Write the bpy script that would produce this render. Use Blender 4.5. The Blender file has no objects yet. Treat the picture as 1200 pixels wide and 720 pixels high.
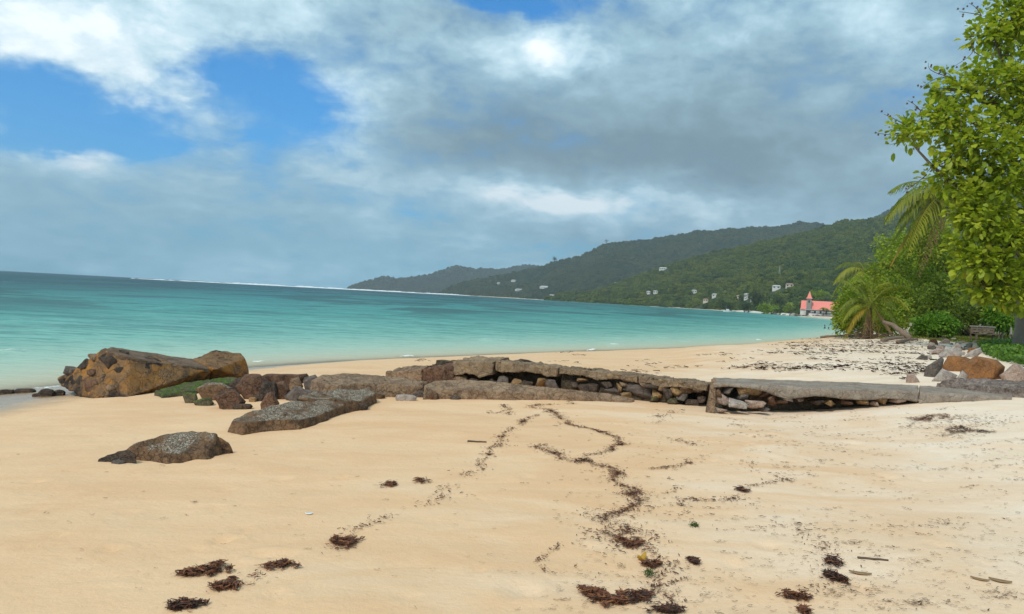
import bpy, bmesh, math, random
import numpy as np
from mathutils import Vector, Matrix, Euler
from mathutils.bvhtree import BVHTree

# ------------------------------------------------------------------ camera, sky, sun, exposure
sc = bpy.context.scene
C = sc.collection
R_ = math.radians
FPX = 890.0                       # focal length in photo pixels (1200 wide)
EYE = np.array([0.0, 0.0, 2.5])   # sea level is z = 0
ROLL = math.atan(0.0525)
PITCH = -math.atan(11.5 / FPX) 
cam_d = bpy.data.cameras.new('camera'); cam = bpy.data.objects.new('camera', cam_d); C.objects.link(cam)
fw = np.array([0, math.cos(PITCH), math.sin(PITCH)])
up0 = np.array([0, -math.sin(PITCH), math.cos(PITCH)]); rt0 = np.array([1.0, 0, 0])
rt = rt0 * math.cos(ROLL) + up0 * math.sin(ROLL)
up = up0 * math.cos(ROLL) - rt0 * math.sin(ROLL)
M = Matrix(((rt[0], up[0], -fw[0], EYE[0]), (rt[1], up[1], -fw[1], EYE[1]), (rt[2], up[2], -fw[2], EYE[2]), (0, 0, 0, 1)))
cam.matrix_world = M
cam_d.sensor_width = 36; cam_d.lens = FPX / 1200 * 36
cam_d.clip_start = 0.1; cam_d.clip_end = 30000
sc.camera = cam
sc.view_settings.view_transform = 'Standard'; sc.view_settings.look = 'None'
sc.view_settings.gamma = 1; sc.view_settings.use_curve_mapping = False
sc.view_settings.exposure = 0.88
SUN_EL, SUN_AZ = R_(46), R_(212)      # azimuth clockwise from +Y: behind the camera, to the left
sd = bpy.data.lights.new('sun', 'SUN'); sun = bpy.data.objects.new('sun', sd); C.objects.link(sun)
sd.energy = 1.5; sd.angle = R_(11); sd.color = (1, .94, .84)
sv = Vector((math.sin(SUN_AZ) * math.cos(SUN_EL), math.cos(SUN_AZ) * math.cos(SUN_EL), math.sin(SUN_EL)))
sun.rotation_euler = sv.to_track_quat('Z', 'Y').to_euler()
sun.location = (-20, -20, 60)

def ray(px, py):
    d = fw + rt * ((px - 600) / FPX) + up * ((360 - py) / FPX)
    return d                        # forward component 1 => multiply by depth
def azel(px, py):
    d = ray(px, py); d = d / np.linalg.norm(d)
    return math.atan2(d[0], d[1]), math.asin(d[2])

class NT:                           # tiny node-tree helper
    def __init__(s, tree): s.t = tree; s.n = tree.nodes; s.l = tree.links
    def node(s, typ, **kw):
        n = s.n.new(typ)
        for k, v in kw.items(): setattr(n, k, v)
        return n
    def put(s, sock, v):
        if hasattr(v, 'links') or isinstance(v, bpy.types.NodeSocket): s.l.new(v, sock)
        elif isinstance(v, (tuple, list)) and len(v) == 3 and sock.type == 'RGBA': sock.default_value = (*v, 1)
        else: sock.default_value = v
    def math(s, op, a, b=None, c=None, clamp=False):
        n = s.node('ShaderNodeMath', operation=op, use_clamp=clamp)
        s.put(n.inputs[0], a)
        if b is not None: s.put(n.inputs[1], b)
        if c is not None: s.put(n.inputs[2], c)
        return n.outputs[0]
    def vmath(s, op, a, b=None):
        n = s.node('ShaderNodeVectorMath', operation=op); s.put(n.inputs[0], a)
        if b is not None: s.put(n.inputs[1], b)
        return n.outputs[0]
    def noise(s, vec, scale, detail=4, rough=.55, dist=0, out='Fac'):
        n = s.node('ShaderNodeTexNoise'); s.put(n.inputs['Vector'], vec)
        n.inputs['Scale'].default_value = scale; n.inputs['Detail'].default_value = detail
        n.inputs['Roughness'].default_value = rough; n.inputs['Distortion'].default_value = dist
        return n.outputs[out]
    def voro(s, vec, scale, feature='F1', out='Distance', rnd=1):
        n = s.node('ShaderNodeTexVoronoi', feature=feature); s.put(n.inputs['Vector'], vec)
        n.inputs['Scale'].default_value = scale; n.inputs['Randomness'].default_value = rnd
        return n.outputs[out]
    def mix(s, f, a, b, mode='MIX'):
        n = s.node('ShaderNodeMix', data_type='RGBA', blend_type=mode)
        s.put(n.inputs[0], f); s.put(n.inputs[6], a); s.put(n.inputs[7], b)
        return n.outputs[2]
    def ramp(s, f, stops, interp='LINEAR'):
        n = s.node('ShaderNodeValToRGB'); cr = n.color_ramp; cr.interpolation = interp
        while len(cr.elements) < len(stops): cr.elements.new(.5)
        for e, (p, c) in zip(cr.elements, stops):
            e.position = p; e.color = (c, c, c, 1) if isinstance(c, (int, float)) else (*c, 1)
        s.put(n.inputs[0], f)
        return n.outputs[0]
    def sstep(s, v, a, b, lo=0., hi=1.):
        n = s.node('ShaderNodeMapRange', interpolation_type='SMOOTHSTEP'); s.put(n.inputs[0], v)
        n.inputs[1].default_value = a; n.inputs[2].default_value = b
        n.inputs[3].default_value = lo; n.inputs[4].default_value = hi
        return n.outputs[0]
    def scale(s, vec, xyz, rot=(0, 0, 0)):
        n = s.node('ShaderNodeMapping'); s.put(n.inputs[0], vec); n.inputs['Scale'].default_value = xyz
        n.inputs['Rotation'].default_value = rot
        return n.outputs[0]
    def attr(s, name, out='Fac'):
        n = s.node('ShaderNodeAttribute', attribute_name=name); return n.outputs[out]
    def bump(s, h, strength, dist, normal=None):
        n = s.node('ShaderNodeBump'); s.put(n.inputs['Height'], h)
        n.inputs['Strength'].default_value = strength; n.inputs['Distance'].default_value = dist
        if normal is not None: s.put(n.inputs['Normal'], normal)
        return n.outputs[0]

# world: Nishita sky behind drifting cloud decks
w = bpy.data.worlds.new('World'); sc.world = w; w.use_nodes = True
T = NT(w.node_tree); T.n.clear()
SKY_STR = 0.10
sky = T.node('ShaderNodeTexSky', sky_type='NISHITA'); sky.sun_disc = False
sky.sun_elevation = SUN_EL; sky.sun_rotation = SUN_AZ; sky.altitude = 0; sky.air_density = 1.0; sky.dust_density = .6; sky.ozone_density = 2.5
dirv = T.vmath('NORMALIZE', T.node('ShaderNodeTexCoord').outputs['Generated'])
sx = T.node('ShaderNodeSeparateXYZ'); T.put(sx.inputs[0], dirv)
dx, dy, dz = sx.outputs
az = T.math('ARCTAN2', dx, dy); el = T.math('ARCSINE', dz)
den = T.math('ADD', T.math('MAXIMUM', dz, 0), .16)
cv = T.node('ShaderNodeCombineXYZ'); T.put(cv.inputs[0], T.math('DIVIDE', dx, den)); T.put(cv.inputs[1], T.math('DIVIDE', dy, den)); cv.inputs[2].default_value = 3.7
cp = cv.outputs[0]
cw = T.node('ShaderNodeCombineXYZ'); T.put(cw.inputs[0], az); T.put(cw.inputs[1], T.math('MULTIPLY', el, 1.7)); cw.inputs[2].default_value = 1.3
ap = cw.outputs[0]
warp = T.noise(ap, 5, 5, .6, out='Color')
wv = T.node('ShaderNodeSeparateColor'); T.put(wv.inputs[0], warp)
azw = T.math('ADD', az, T.math('MULTIPLY', T.math('SUBTRACT', wv.outputs[0], .5), .22))
elw = T.math('ADD', el, T.math('MULTIPLY', T.math('SUBTRACT', wv.outputs[1], .5), .14))
def blob(px, py, rx, ry, amp):
    a0, e0 = azel(px, py)
    qa = T.math('MULTIPLY', T.math('SUBTRACT', azw, a0), FPX / rx)
    qe = T.math('MULTIPLY', T.math('SUBTRACT', elw, e0), FPX / ry)
    q = T.math('ADD', T.math('MULTIPLY', qa, qa), T.math('MULTIPLY', qe, qe))
    return T.math('MULTIPLY', T.math('POWER', 2.718, T.math('MULTIPLY', q, -1)), amp)
def summ(items):
    r = items[0]
    for i in items[1:]: r = T.math('ADD', r, i)
    return r
n1 = T.noise(cp, .62, 9, .56, .25); n2 = T.noise(ap, 7.5, 8, .58, .2); n3 = T.noise(ap, 2.6, 6, .55, .3)
hole = summ([blob(302, 112, 92, 46, .62), blob(135, 82, 85, 42, -.34), blob(90, 190, 80, 18, -.16), blob(30, 100, 75, 38, .42), blob(105, 152, 75, 22, .42), blob(190, 190, 34, 16, .34), blob(20, 165, 90, 18, .20),
             blob(60, 168, 60, 14, .22), blob(610, -8, 70, 18, .5), blob(150, 120, 330, 120, .06), blob(250, 225, 330, 60, .07)])
cover = T.math('SUBTRACT', summ([T.math('MULTIPLY', n1, .55), T.math('MULTIPLY', n2, .40), T.math('MULTIPLY', n3, .25), .02]), hole)
n4 = T.noise(ap, 22, 7, .62, .3); n5 = T.noise(cp, 2.6, 8, .62, .4)
cover = summ([cover, T.math('MULTIPLY', T.math('SUBTRACT', n4, .5), .40), T.math('MULTIPLY', T.math('SUBTRACT', n5, .5), .50)])
mask = T.sstep(cover, .17, .62)
mask = T.math('MAXIMUM', mask, T.sstep(el, .14, -.01, 0, .82))
lum = summ([blob(135, 90, 85, 42, .32), blob(100, 183, 75, 18, .40), blob(20, 20, 160, 40, .16), blob(645, 55, 60, 38, .38), blob(420, 30, 160, 34, .06), blob(640, 232, 105, 24, .46), blob(780, 240, 110, 18, .18),
            blob(420, 120, 75, 60, .14), blob(560, 285, 60, 13, .12), blob(370, 205, 120, 40, .08),
            blob(740, 172, 260, 52, -.42), blob(930, 190, 180, 45, -.22), blob(520, 10, 110, 26, -.14), blob(560, 165, 100, 34, -.14), blob(640, 280, 130, 15, -.17), blob(880, 110, 220, 70, -.10), blob(1010, 60, 220, 70, -.02), blob(200, 262, 300, 40, -.10),
            T.math('MULTIPLY', T.math('SUBTRACT', n2, .5), .85), T.math('MULTIPLY', T.math('SUBTRACT', n1, .5), .36), T.math('MULTIPLY', T.math('SUBTRACT', n4, .5), .48), T.math('MULTIPLY', T.math('SUBTRACT', n5, .5), .55), .545])
ccol = T.ramp(lum, [(.06, (.125, .195, .235)), (.33, (.19, .30, .36)), (.55, (.28, .435, .52)), (.75, (.48, .645, .725)), (.95, (.84, .90, .92))])
lowc = T.math('MULTIPLY', T.sstep(el, .20, .0), .62)
ccol = T.mix(T.math('MULTIPLY', lowc, T.sstep(az, .30, -.25, .25, 1)), ccol, (.15, .41, .58))
ccol = T.mix(1, ccol, (.80 / SKY_STR,) * 3, 'MULTIPLY')
skyc = T.mix(1, sky.outputs[0], (.03, .56, .95), 'MULTIPLY')
colr = T.mix(mask, skyc, ccol)
bg = T.node('ShaderNodeBackground'); T.put(bg.inputs[0], colr); bg.inputs[1].default_value = SKY_STR
wo = T.node('ShaderNodeOutputWorld'); T.l.new(bg.outputs[0], wo.inputs[0])

# ------------------------------------------------------------------ numpy noise
_rng = np.random.default_rng(7)
_perm = _rng.permutation(256); _perm = np.concatenate([_perm, _perm, _perm])
_grad = _rng.normal(size=(256, 3)); _grad /= np.linalg.norm(_grad, axis=1)[:, None]
def perlin(p):
    p = np.asarray(p, float); i = np.floor(p).astype(int); f = p - i; u = f * f * f * (f * (f * 6 - 15) + 10)
    i &= 255; out = np.zeros(len(p))
    for ox in (0, 1):
        for oy in (0, 1):
            for oz in (0, 1):
                h = _perm[_perm[_perm[(i[:, 0] + ox) & 255] + ((i[:, 1] + oy) & 255)] + ((i[:, 2] + oz) & 255)] & 255
                g = _grad[h]; d = f - np.array([ox, oy, oz])
                wgt = (u[:, 0] if ox else 1 - u[:, 0]) * (u[:, 1] if oy else 1 - u[:, 1]) * (u[:, 2] if oz else 1 - u[:, 2])
                out += wgt * (g * d).sum(1)
    return out * 1.5
def fbm(p, octv=4, rough=.5, ridge=False):
    p = np.asarray(p, float); a = 1.; s = np.zeros(len(p)); tot = 0
    for k in range(octv):
        v = perlin(p + 17.3 * k)
        s += a * ((1 - 2 * np.abs(v)) if ridge else v); tot += a; a *= rough; p = p * 2.03
    return s / tot
def smooth(a, b, x):
    t = np.clip((np.asarray(x, float) - a) / (b - a), 0, 1); return t * t * (3 - 2 * t)

# ------------------------------------------------------------------ terrain function
SHORE = np.array([(-11.5, -40), (-11.3, 0), (-10.9, 9), (-10.4, 15.2), (-9.2, 19.4), (-7.8, 22.3), (-5.75, 25.8), (0, 33), (10, 44.5), (18.7, 55.6), (31.6, 74), (44, 96), (75, 150),
                  (125, 260), (172, 420), (176, 474), (208, 500), (217, 640), (216, 800), (190, 1000), (90, 1450), (10, 1950), (-215, 2760), (-330, 3300), (-960, 4350), (-960, 5400), (6000, 6500), (6000, -40)], float)
def shore_dist(x, y):
    x = np.asarray(x, float).ravel(); y = np.asarray(y, float).ravel()
    best = np.full(x.shape, 1e18); inside = np.zeros(x.shape, bool)
    n = len(SHORE)
    for k in range(n):
        ax, ay = SHORE[k]; bx, by = SHORE[(k + 1) % n]
        ex, ey = bx - ax, by - ay
        t = np.clip(((x - ax) * ex + (y - ay) * ey) / (ex * ex + ey * ey), 0, 1)
        best = np.minimum(best, (x - ax - t * ex) ** 2 + (y - ay - t * ey) ** 2)
        if ay != by:
            c = ((ay > y) != (by > y)) & (x < (bx - ax) * (y - ay) / (by - ay) + ax); inside ^= c
    d = np.sqrt(best); return np.where(inside, d, -d)
DENTS = []
def ground(x, y, fine=True):
    x = np.asarray(x, float).ravel(); y = np.asarray(y, float).ravel()
    d = shore_dist(x, y)
    z = np.where(d > 0, 1.05 * (1 - np.exp(-np.maximum(d, 0) / (7.0 - 4.2 * smooth(40, 56, y)))), -1.6 * (1 - np.exp(np.minimum(d, 0) / 14.0)))
    z += .36 * smooth(3.8, 8.5, x) * smooth(3, 10, d) * smooth(300, 100, np.abs(y))
    z -= 14 * smooth(-1, 1, (y - (1450 + .25 * x)) / 400) * (d < -40)
    r = np.hypot(x, y)
    if fine:
        m = (r < 90)
        if m.any():
            p = np.stack([x[m], y[m], np.zeros(m.sum())], 1)
            amp = smooth(-.5, 3, d[m])
            zz = .035 * fbm(p * [.35, .5, 1], 3) + .012 * fbm(p * [1.5, 2.2, 1] + 5, 3) + .005 * fbm(p * [5, 7, 1] + 9, 2)
            zz += .028 * smooth(3, 7, x[m]) * fbm(p * [1.1, 1.9, 1] + 31, 3)
            z[m] += zz * amp
        for (cx, cy, rr, dep) in DENTS:
            q = ((x - cx) ** 2 + (y - cy) ** 2) / rr ** 2
            z -= dep * (np.exp(-q) - .45 * np.exp(-(np.sqrt(q) - 1.5) ** 2 * 3))
    return z
def gz(x, y): return float(ground([x], [y])[0])
def GH(px, py, h=0.0):
    """point where the photo ray meets the surface 'ground + h'"""
    d = ray(px, py); ts = np.concatenate([np.linspace(2, 40, 760), np.linspace(40.1, 160, 500)])
    X = EYE[0] + d[0] * ts; Y = EYE[1] + d[1] * ts; Z = EYE[2] + d[2] * ts
    f = Z - (ground(X, Y, False) + h); k = np.argmax(f < 0)
    if f[k] >= 0: k = len(ts) - 1
    t0, t1 = ts[max(k - 1, 0)], ts[k]
    f0, f1 = f[max(k - 1, 0)], f[k]
    t = t0 + (t1 - t0) * (f0 / (f0 - f1) if f0 != f1 else 0)
    return EYE + d * t
def GHm(pts):                       # many at once (h = 0), fine surface
    out = []
    for (px, py) in pts: out.append(GH(px, py))
    return np.array(out)
def PD(px, py, depth): return EYE + ray(px, py) * depth
def PZ(px, py, z):
    d = ray(px, py); return EYE + d * ((z - EYE[2]) / d[2])
for (px, py, rr, dep) in [(258, 637, .10, .022), (268, 634, .09, .018), (232, 645, .09, .015), (300, 651, .10, .018), (318, 652, .12, .02), (338, 651, .10, .018), (128, 646, .10, .016), (610, 690, .16, .02), (625, 697, .12, .018), (600, 700, .1, .015),
                          (65, 631, .09, .012), (40, 566, .12, .016), (30, 644, .08, .012), (560, 667, .09, .012), (455, 655, .08, .012), (880, 512, .16, .02), (1000, 520, .2, .02), (905, 510, .15, .02), (330, 562, .12, .014), (400, 561, .1, .013), (690, 640, .1, .012),
                          (1040, 560, .15, .016), (900, 640, .13, .014), (1010, 690, .12, .016), (860, 660, .12, .014), (1100, 640, .14, .015), (620, 560, .14, .012), (480, 700, .1, .013), (150, 600, .1, .012)]:
    q = GH(px, py); DENTS.append((q[0], q[1], rr * .62, dep * 1.5))
_r = random.Random(8)
for (x0, y0, ax_, ay_, n_) in ((3.5, 4.2, -.18, .62, 11), (-1.2, 4.0, -.30, .60, 8), (5.4, 6.0, -.42, .46, 10), (-3.6, 5.0, .1, .62, 6), (1.2, 6.2, .33, .55, 7)):
    for k_ in range(n_):
        s_ = .09 * (1 if k_ % 2 else -1); cx_ = x0 + ax_ * k_ - ay_ * s_ + _r.uniform(-.05, .05); cy_ = y0 + ay_ * k_ + ax_ * s_; u_ = math.hypot(ax_, ay_); dp_ = _r.uniform(.010, .024)
        DENTS.append((cx_, cy_, .055, dp_)); DENTS.append((cx_ + ax_ / u_ * .13, cy_ + ay_ / u_ * .13, .062, dp_ * .9))

# ------------------------------------------------------------------ object helpers
def tag(o, label=None, cat=None, group=None, kind=None):
    if label: o['label'] = label
    if cat: o['category'] = cat
    if group: o['group'] = group
    if kind: o['kind'] = kind
    return o
def empty(name, loc, label=None, cat=None, group=None):
    o = bpy.data.objects.new(name, None); C.objects.link(o); o.location = [float(v) for v in loc]; o.empty_display_size = .2
    return tag(o, label, cat, group)
def wloc(o):
    l = Vector(o.location)
    while o.parent: o = o.parent; l = l + Vector(o.location)
    return l
def mk(name, V, F, mat, parent=None, smooth_=False, attrs=None, origin=None):
    """V world coordinates; origin goes to the base centre"""
    V = np.asarray(V, float)
    if origin is None: origin = np.array([(V[:, 0].min() + V[:, 0].max()) / 2, (V[:, 1].min() + V[:, 1].max()) / 2, V[:, 2].min()])
    me = bpy.data.meshes.new(name)
    L = V - origin
    if isinstance(F, np.ndarray):
        k = F.shape[1]
        me.vertices.add(len(L)); me.vertices.foreach_set('co', L.ravel())
        me.loops.add(F.size); me.loops.foreach_set('vertex_index', F.ravel().astype(np.int32))
        me.polygons.add(len(F)); me.polygons.foreach_set('loop_start', np.arange(0, F.size, k, dtype=np.int32))
        me.update(calc_edges=True); me.validate()
    else:
        me.from_pydata(L.tolist(), [], [list(map(int, f)) for f in F])
    if attrs:
        for k, a in attrs.items():
            at = me.attributes.new(k, 'FLOAT', 'POINT'); at.data.foreach_set('value', np.asarray(a, np.float32))
    if smooth_: me.polygons.foreach_set('use_smooth', np.ones(len(me.polygons), bool))
    mats = mat if isinstance(mat, (list, tuple)) else [mat]
    for m_ in mats: me.materials.append(m_)
    o = bpy.data.objects.new(name, me); C.objects.link(o)
    if parent is not None:
        o.parent = parent; o.location = Vector(origin) - wloc(parent)
    else: o.location = origin
    return o
def refine(V, F, L, maxit=7):
    bm = bmesh.new(); vs = [bm.verts.new(v) for v in V]
    for f in F:
        try: bm.faces.new([vs[i] for i in f])
        except ValueError: pass
    bmesh.ops.triangulate(bm, faces=bm.faces[:])
    for _ in range(maxit):
        es = [e for e in bm.edges if e.calc_length() > L]
        if not es: break
        bmesh.ops.subdivide_edges(bm, edges=es, cuts=1); bmesh.ops.triangulate(bm, faces=[f for f in bm.faces if len(f.verts) > 3])
    bmesh.ops.recalc_face_normals(bm, faces=bm.faces[:])
    return bm
def finish(bm, amp, freq, seed, sm=1, octv=4, ridge=0):
    for _ in range(sm): bmesh.ops.smooth_vert(bm, verts=bm.verts[:], factor=.5, use_axis_x=True, use_axis_y=True, use_axis_z=True)
    bm.normal_update(); bm.verts.ensure_lookup_table()
    V = np.array([v.co[:] for v in bm.verts]); Nn = np.array([v.normal[:] for v in bm.verts])
    if amp:
        n = fbm(V * freq + seed * 7.7, octv, .55)
        if ridge: n = n - ridge * np.maximum(0, fbm(V * freq * .8 + seed * 3.1 + 50, 3, .5, True) - .45)
        V = V + Nn * (n * amp)[:, None]
    idx = {v: i for i, v in enumerate(bm.verts)}
    F = np.array([[idx[v] for v in f.verts] for f in bm.faces]); bm.free()
    return V, F
def hull(pts):
    bm = bmesh.new()
    for p in pts: bm.verts.new([float(c) for c in p])
    r = bmesh.ops.convex_hull(bm, input=bm.verts[:])
    for v in [v for v in bm.verts if not v.link_faces]: bm.verts.remove(v)
    V = [v.co.copy() for v in bm.verts]; idx = {v: i for i, v in enumerate(bm.verts)}
    F = [[idx[v] for v in f.verts] for f in bm.faces]; bm.free()
    return V, F
def rock_mesh(pts, L, amp, freq, seed, sm=1, ridge=0):
    return finish(refine(*hull(pts), L), amp, freq, seed, sm, 4, ridge)
def slab_mesh(top, bot, L, amp, freq, seed, sm=1, ridge=0):
    n = len(top); V = [list(p) for p in top] + [list(p) for p in bot]
    F = [list(range(n)), list(range(2 * n - 1, n - 1, -1))] + [[i, i + n, (i + 1) % n + n, (i + 1) % n] for i in range(n)]
    return finish(refine([Vector([float(c) for c in v]) for v in V], F, L), amp, freq, seed, sm, 4, ridge)
def top_slab(out, thick=None, flare=.03, sink=.12, L=.06, amp=.03, freq=5, seed=1, sm=1, ridge=0):
    """out: photo points of the top outline, each with a height above the ground"""
    top = np.array([GH(px, py, h) for px, py, h in out]); c = top.mean(0)
    bot = []
    for p in top:
        v = p[:2] - c[:2]; q = p[:2] + v / max(np.linalg.norm(v), 1e-6) * flare
        bot.append([q[0], q[1], p[2] - thick if thick else gz(*q) - sink])
    return slab_mesh(top, bot, L, amp, freq, seed, sm, ridge)
def sil_rock(outline, thick=None, L=None, amp=None, seed=1, sm=1, sink=.06, base=None, depth=None, freq=None, ridge=0, parent=None):
    """rock standing on the ground with the given photo outline"""
    o = np.array(outline, float); lo = base if base is not None else o[:, 1].max()
    cx = o[:, 0].mean()
    if depth is None: g = GH(cx, lo); depth = float((g - EYE) @ fw)
    wpx = o[:, 0].max() - o[:, 0].min(); wm = wpx * depth / FPX
    t = thick or wm * .6; cen = o.mean(0)
    pts = []
    rn = random.Random(seed)
    for (k, dd) in ((.72, 0), (1, .3), (.98, .65), (.7, 1)):
        for p in o:
            kk = k * (1 if k == 1 else rn.uniform(.88, 1.08))
            q = cen + (p - cen) * kk
            if p[1] > cen[1] + .2 * (lo - cen[1]): q[1] = p[1]
            pts.append(PD(q[0], q[1], depth + dd * t))
    pts = np.array(pts)
    low = pts[:, 2] < np.percentile(pts[:, 2], 30); pts[low, 2] -= sink
    L = L or max(wm / 9, .02); amp = amp if amp is not None else wm * .035
    return rock_mesh(pts, L, amp, freq or 2.2 / wm, seed, sm, ridge)
def stone_pts(c, s, rz, seed, n=16, flat=.0):
    rn = np.random.default_rng(seed); p = rn.normal(size=(n, 3)); p /= np.linalg.norm(p, axis=1)[:, None]
    p = np.sign(p) * np.abs(p) ** .7; p *= rn.uniform(.85, 1.05, (n, 1)); p = p * (np.array(s) / 2)
    ca, sa = math.cos(rz), math.sin(rz)
    return np.stack([p[:, 0] * ca - p[:, 1] * sa, p[:, 0] * sa + p[:, 1] * ca, p[:, 2]], 1) + np.array(c)
def tube(P, rad, n=7, cap=True, seed=0, rough=0):
    P = np.asarray(P, float); rad = np.asarray(rad, float) * np.ones(len(P)); V = []; F = []
    prev = None
    for i, p in enumerate(P):
        t = P[min(i + 1, len(P) - 1)] - P[max(i - 1, 0)]; t = t / (np.linalg.norm(t) + 1e-9)
        if prev is None:
            a = np.cross(t, [0, 0, 1.0]); a = a if np.linalg.norm(a) > .1 else np.cross(t, [1.0, 0, 0])
        else: a = prev - t * (prev @ t)
        a /= np.linalg.norm(a) + 1e-9; prev = a; b = np.cross(t, a)
        for k in range(n):
            th = 2 * math.pi * k / n; V.append(p + rad[i] * (a * math.cos(th) + b * math.sin(th)))
    m = len(P)
    for i in range(m - 1):
        for k in range(n):
            F.append([i * n + k, i * n + (k + 1) % n, (i + 1) * n + (k + 1) % n, (i + 1) * n + k])
    if cap: F.append(list(range(n))[::-1]); F.append([(m - 1) * n + k for k in range(n)])
    V = np.array(V)
    if rough: V += fbm(V / rough * .5 + seed, 2)[:, None] * rough * .5
    return V, F
def join(parts):
    V = []; F = []; k = 0
    for v, f in parts:
        V.append(np.asarray(v)); F += [[int(i) + k for i in q] for q in f]; k += len(v)
    return np.vstack(V), F
def box(c, s, rz=0, tilt=0):
    c = np.array(c, float); h = np.array(s) / 2
    v = np.array([[x, y, z] for z in (-1, 1) for x, y in ((-1, -1), (1, -1), (1, 1), (-1, 1))]) * h
    if tilt: ct, st = math.cos(tilt), math.sin(tilt); v = np.stack([v[:, 0], v[:, 1] * ct - v[:, 2] * st, v[:, 1] * st + v[:, 2] * ct], 1)
    ca, sa = math.cos(rz), math.sin(rz); v = np.stack([v[:, 0] * ca - v[:, 1] * sa, v[:, 0] * sa + v[:, 1] * ca, v[:, 2]], 1)
    return v + c, [[3, 2, 1, 0], [4, 5, 6, 7], [0, 1, 5, 4], [1, 2, 6, 5], [2, 3, 7, 6], [3, 0, 4, 7]]

# ------------------------------------------------------------------ materials
def newmat(name):
    m = bpy.data.materials.new(name); m.use_nodes = True; t = NT(m.node_tree); t.n.clear()
    out = t.node('ShaderNodeOutputMaterial'); return m, t, out
def principled(t, out, col, rough=.8, normal=None, spec=.3):
    b = t.node('ShaderNodeBsdfPrincipled'); t.put(b.inputs['Base Color'], col); t.put(b.inputs['Roughness'], rough)
    b.inputs['Specular IOR Level'].default_value = spec
    if normal is not None: t.put(b.inputs['Normal'], normal)
    t.l.new(b.outputs[0], out.inputs[0]); return b
def world_pos(t): return t.node('ShaderNodeNewGeometry').outputs['Position']
def up_fac(t):
    s = t.node('ShaderNodeSeparateXYZ'); t.put(s.inputs[0], t.node('ShaderNodeNewGeometry').outputs['Normal']); return s.outputs[2]
def rockmat(name, c0, c1, c2, sc_=3, bs=.6, dark=.55, rough=.9, extra=None, fine=28):
    m, t, out = newmat(name); p = world_pos(t)
    a = t.noise(p, sc_, 6, .62, .4); b = t.noise(t.vmath('ADD', p, (9.1, 3.3, 5.2)), sc_ * 2.3, 5, .6); f = t.noise(p, fine * 2, 5, .7)
    col = t.mix(t.sstep(a, .36, .62), c0, c1); col = t.mix(t.sstep(b, .5, .72), col, c2)
    pit = t.voro(p, fine * .8, 'F1')
    col = t.mix(t.math('MULTIPLY', t.sstep(f, .46, .66), .45), col, tuple(min(1, v * 1.8 + .02) for v in c1))
    col = t.mix(t.sstep(t.noise(t.vmath('ADD', p, (1.7, 2.9, 8.3)), fine, 6, .7), .54, .68, 0, .55), col, tuple(v * .45 for v in c0))
    crack = t.voro(t.vmath('ADD', p, t.vmath('MULTIPLY', t.noise(p, sc_ * 2, 3, .5, 0, 'Color'), (.25, .25, .25))), sc_ * 1.7, 'DISTANCE_TO_EDGE')
    col = t.mix(t.sstep(crack, .03, .0, 0, dark), col, tuple(v * .35 for v in c0))
    h = t.math('ADD', t.math('MULTIPLY', f, .5), t.math('ADD', t.math('MULTIPLY', t.noise(p, fine * .6, 6, .65), 1.2), t.math('MULTIPLY', t.sstep(crack, 0, .06), .5)))
    nrm = t.bump(h, min(1, bs * 1.3), .035)
    if extra: col = extra(t, p, col)
    principled(t, out, col, rough, nrm, .25); return m
def barn(t, p, col):                       # pale barnacle crust on upward faces
    n = up_fac(t); patch = t.noise(p, 3.2, 4, .6); sp = t.voro(p, 42, 'F1'); sp2 = t.voro(t.vmath('ADD', p, (4, 4, 4)), 80, 'F1'); dens = t.noise(p, 9, 4, .6)
    m1 = t.math('MULTIPLY', t.sstep(n, .62, .92), t.sstep(t.math('ADD', patch, t.math('MULTIPLY', n, .12)), .50, .64))
    s1 = t.math('MULTIPLY', t.math('MAXIMUM', t.sstep(sp, .44, .26), t.sstep(sp2, .42, .24)), t.sstep(dens, .30, .52, .2, 1))
    base = t.mix(m1, col, (.19, .13, .082))
    return t.mix(t.math('MULTIPLY', m1, s1), base, (.50, .45, .37))
def algae(t, p, col):
    n = up_fac(t); a = t.noise(p, 7, 5, .65)
    m1 = t.math('MULTIPLY', t.sstep(n, .1, .6), t.sstep(a, .40, .56))
    return t.mix(m1, col, t.mix(t.sstep(t.noise(p, 22, 4, .6), .4, .65), (.045, .085, .012), (.14, .20, .03)))
def lichen_dark_band(t, p, col):
    a = t.noise(t.vmath('ADD', p, (2, 7, 1)), 3.1, 5, .6, .5)
    nz = up_fac(t); col = t.mix(t.math('MULTIPLY', t.sstep(a, .42, .60), t.sstep(nz, .80, .40, .12, 1)), col, (.40, .18, .042)); 
    b = t.noise(t.vmath('ADD', p, (5, 1, 8)), 2.4, 6, .62, .6)
    s = t.node('ShaderNodeSeparateXYZ'); t.put(s.inputs[0], p); zb = t.math('ADD', s.outputs[2], t.math('MULTIPLY', t.math('SUBTRACT', b, .5), 1.5))
    col = t.mix(t.sstep(zb, .60, .36), col, (.034, .026, .022))  # darker band towards the bottom, with a noisy edge
    return t.mix(t.sstep(b, .56, .65), col, (.032, .024, .020))
MAT = {}
MAT['block'] = rockmat('weathered ochre masonry', (.10, .060, .036), (.23, .13, .062), (.31, .17, .07), 2.6, .8, .15, extra=lichen_dark_band)
MAT['blocktop'] = rockmat('weathered brown slab top', (.115, .072, .046), (.20, .13, .085), (.24, .165, .10), 3, .6, .3)
MAT['brown'] = rockmat('brown weathered concrete', (.16, .10, .062), (.29, .19, .118), (.34, .24, .155), 3.2, .7, .4)
MAT['redrock'] = rockmat('red brown rock', (.075, .042, .028), (.175, .092, .056), (.21, .13, .08), 4, .8, .4)
MAT['darkrock'] = rockmat('dark brown rock', (.045, .034, .028), (.10, .070, .052), (.15, .095, .065), 4, .8, .4)
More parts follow.
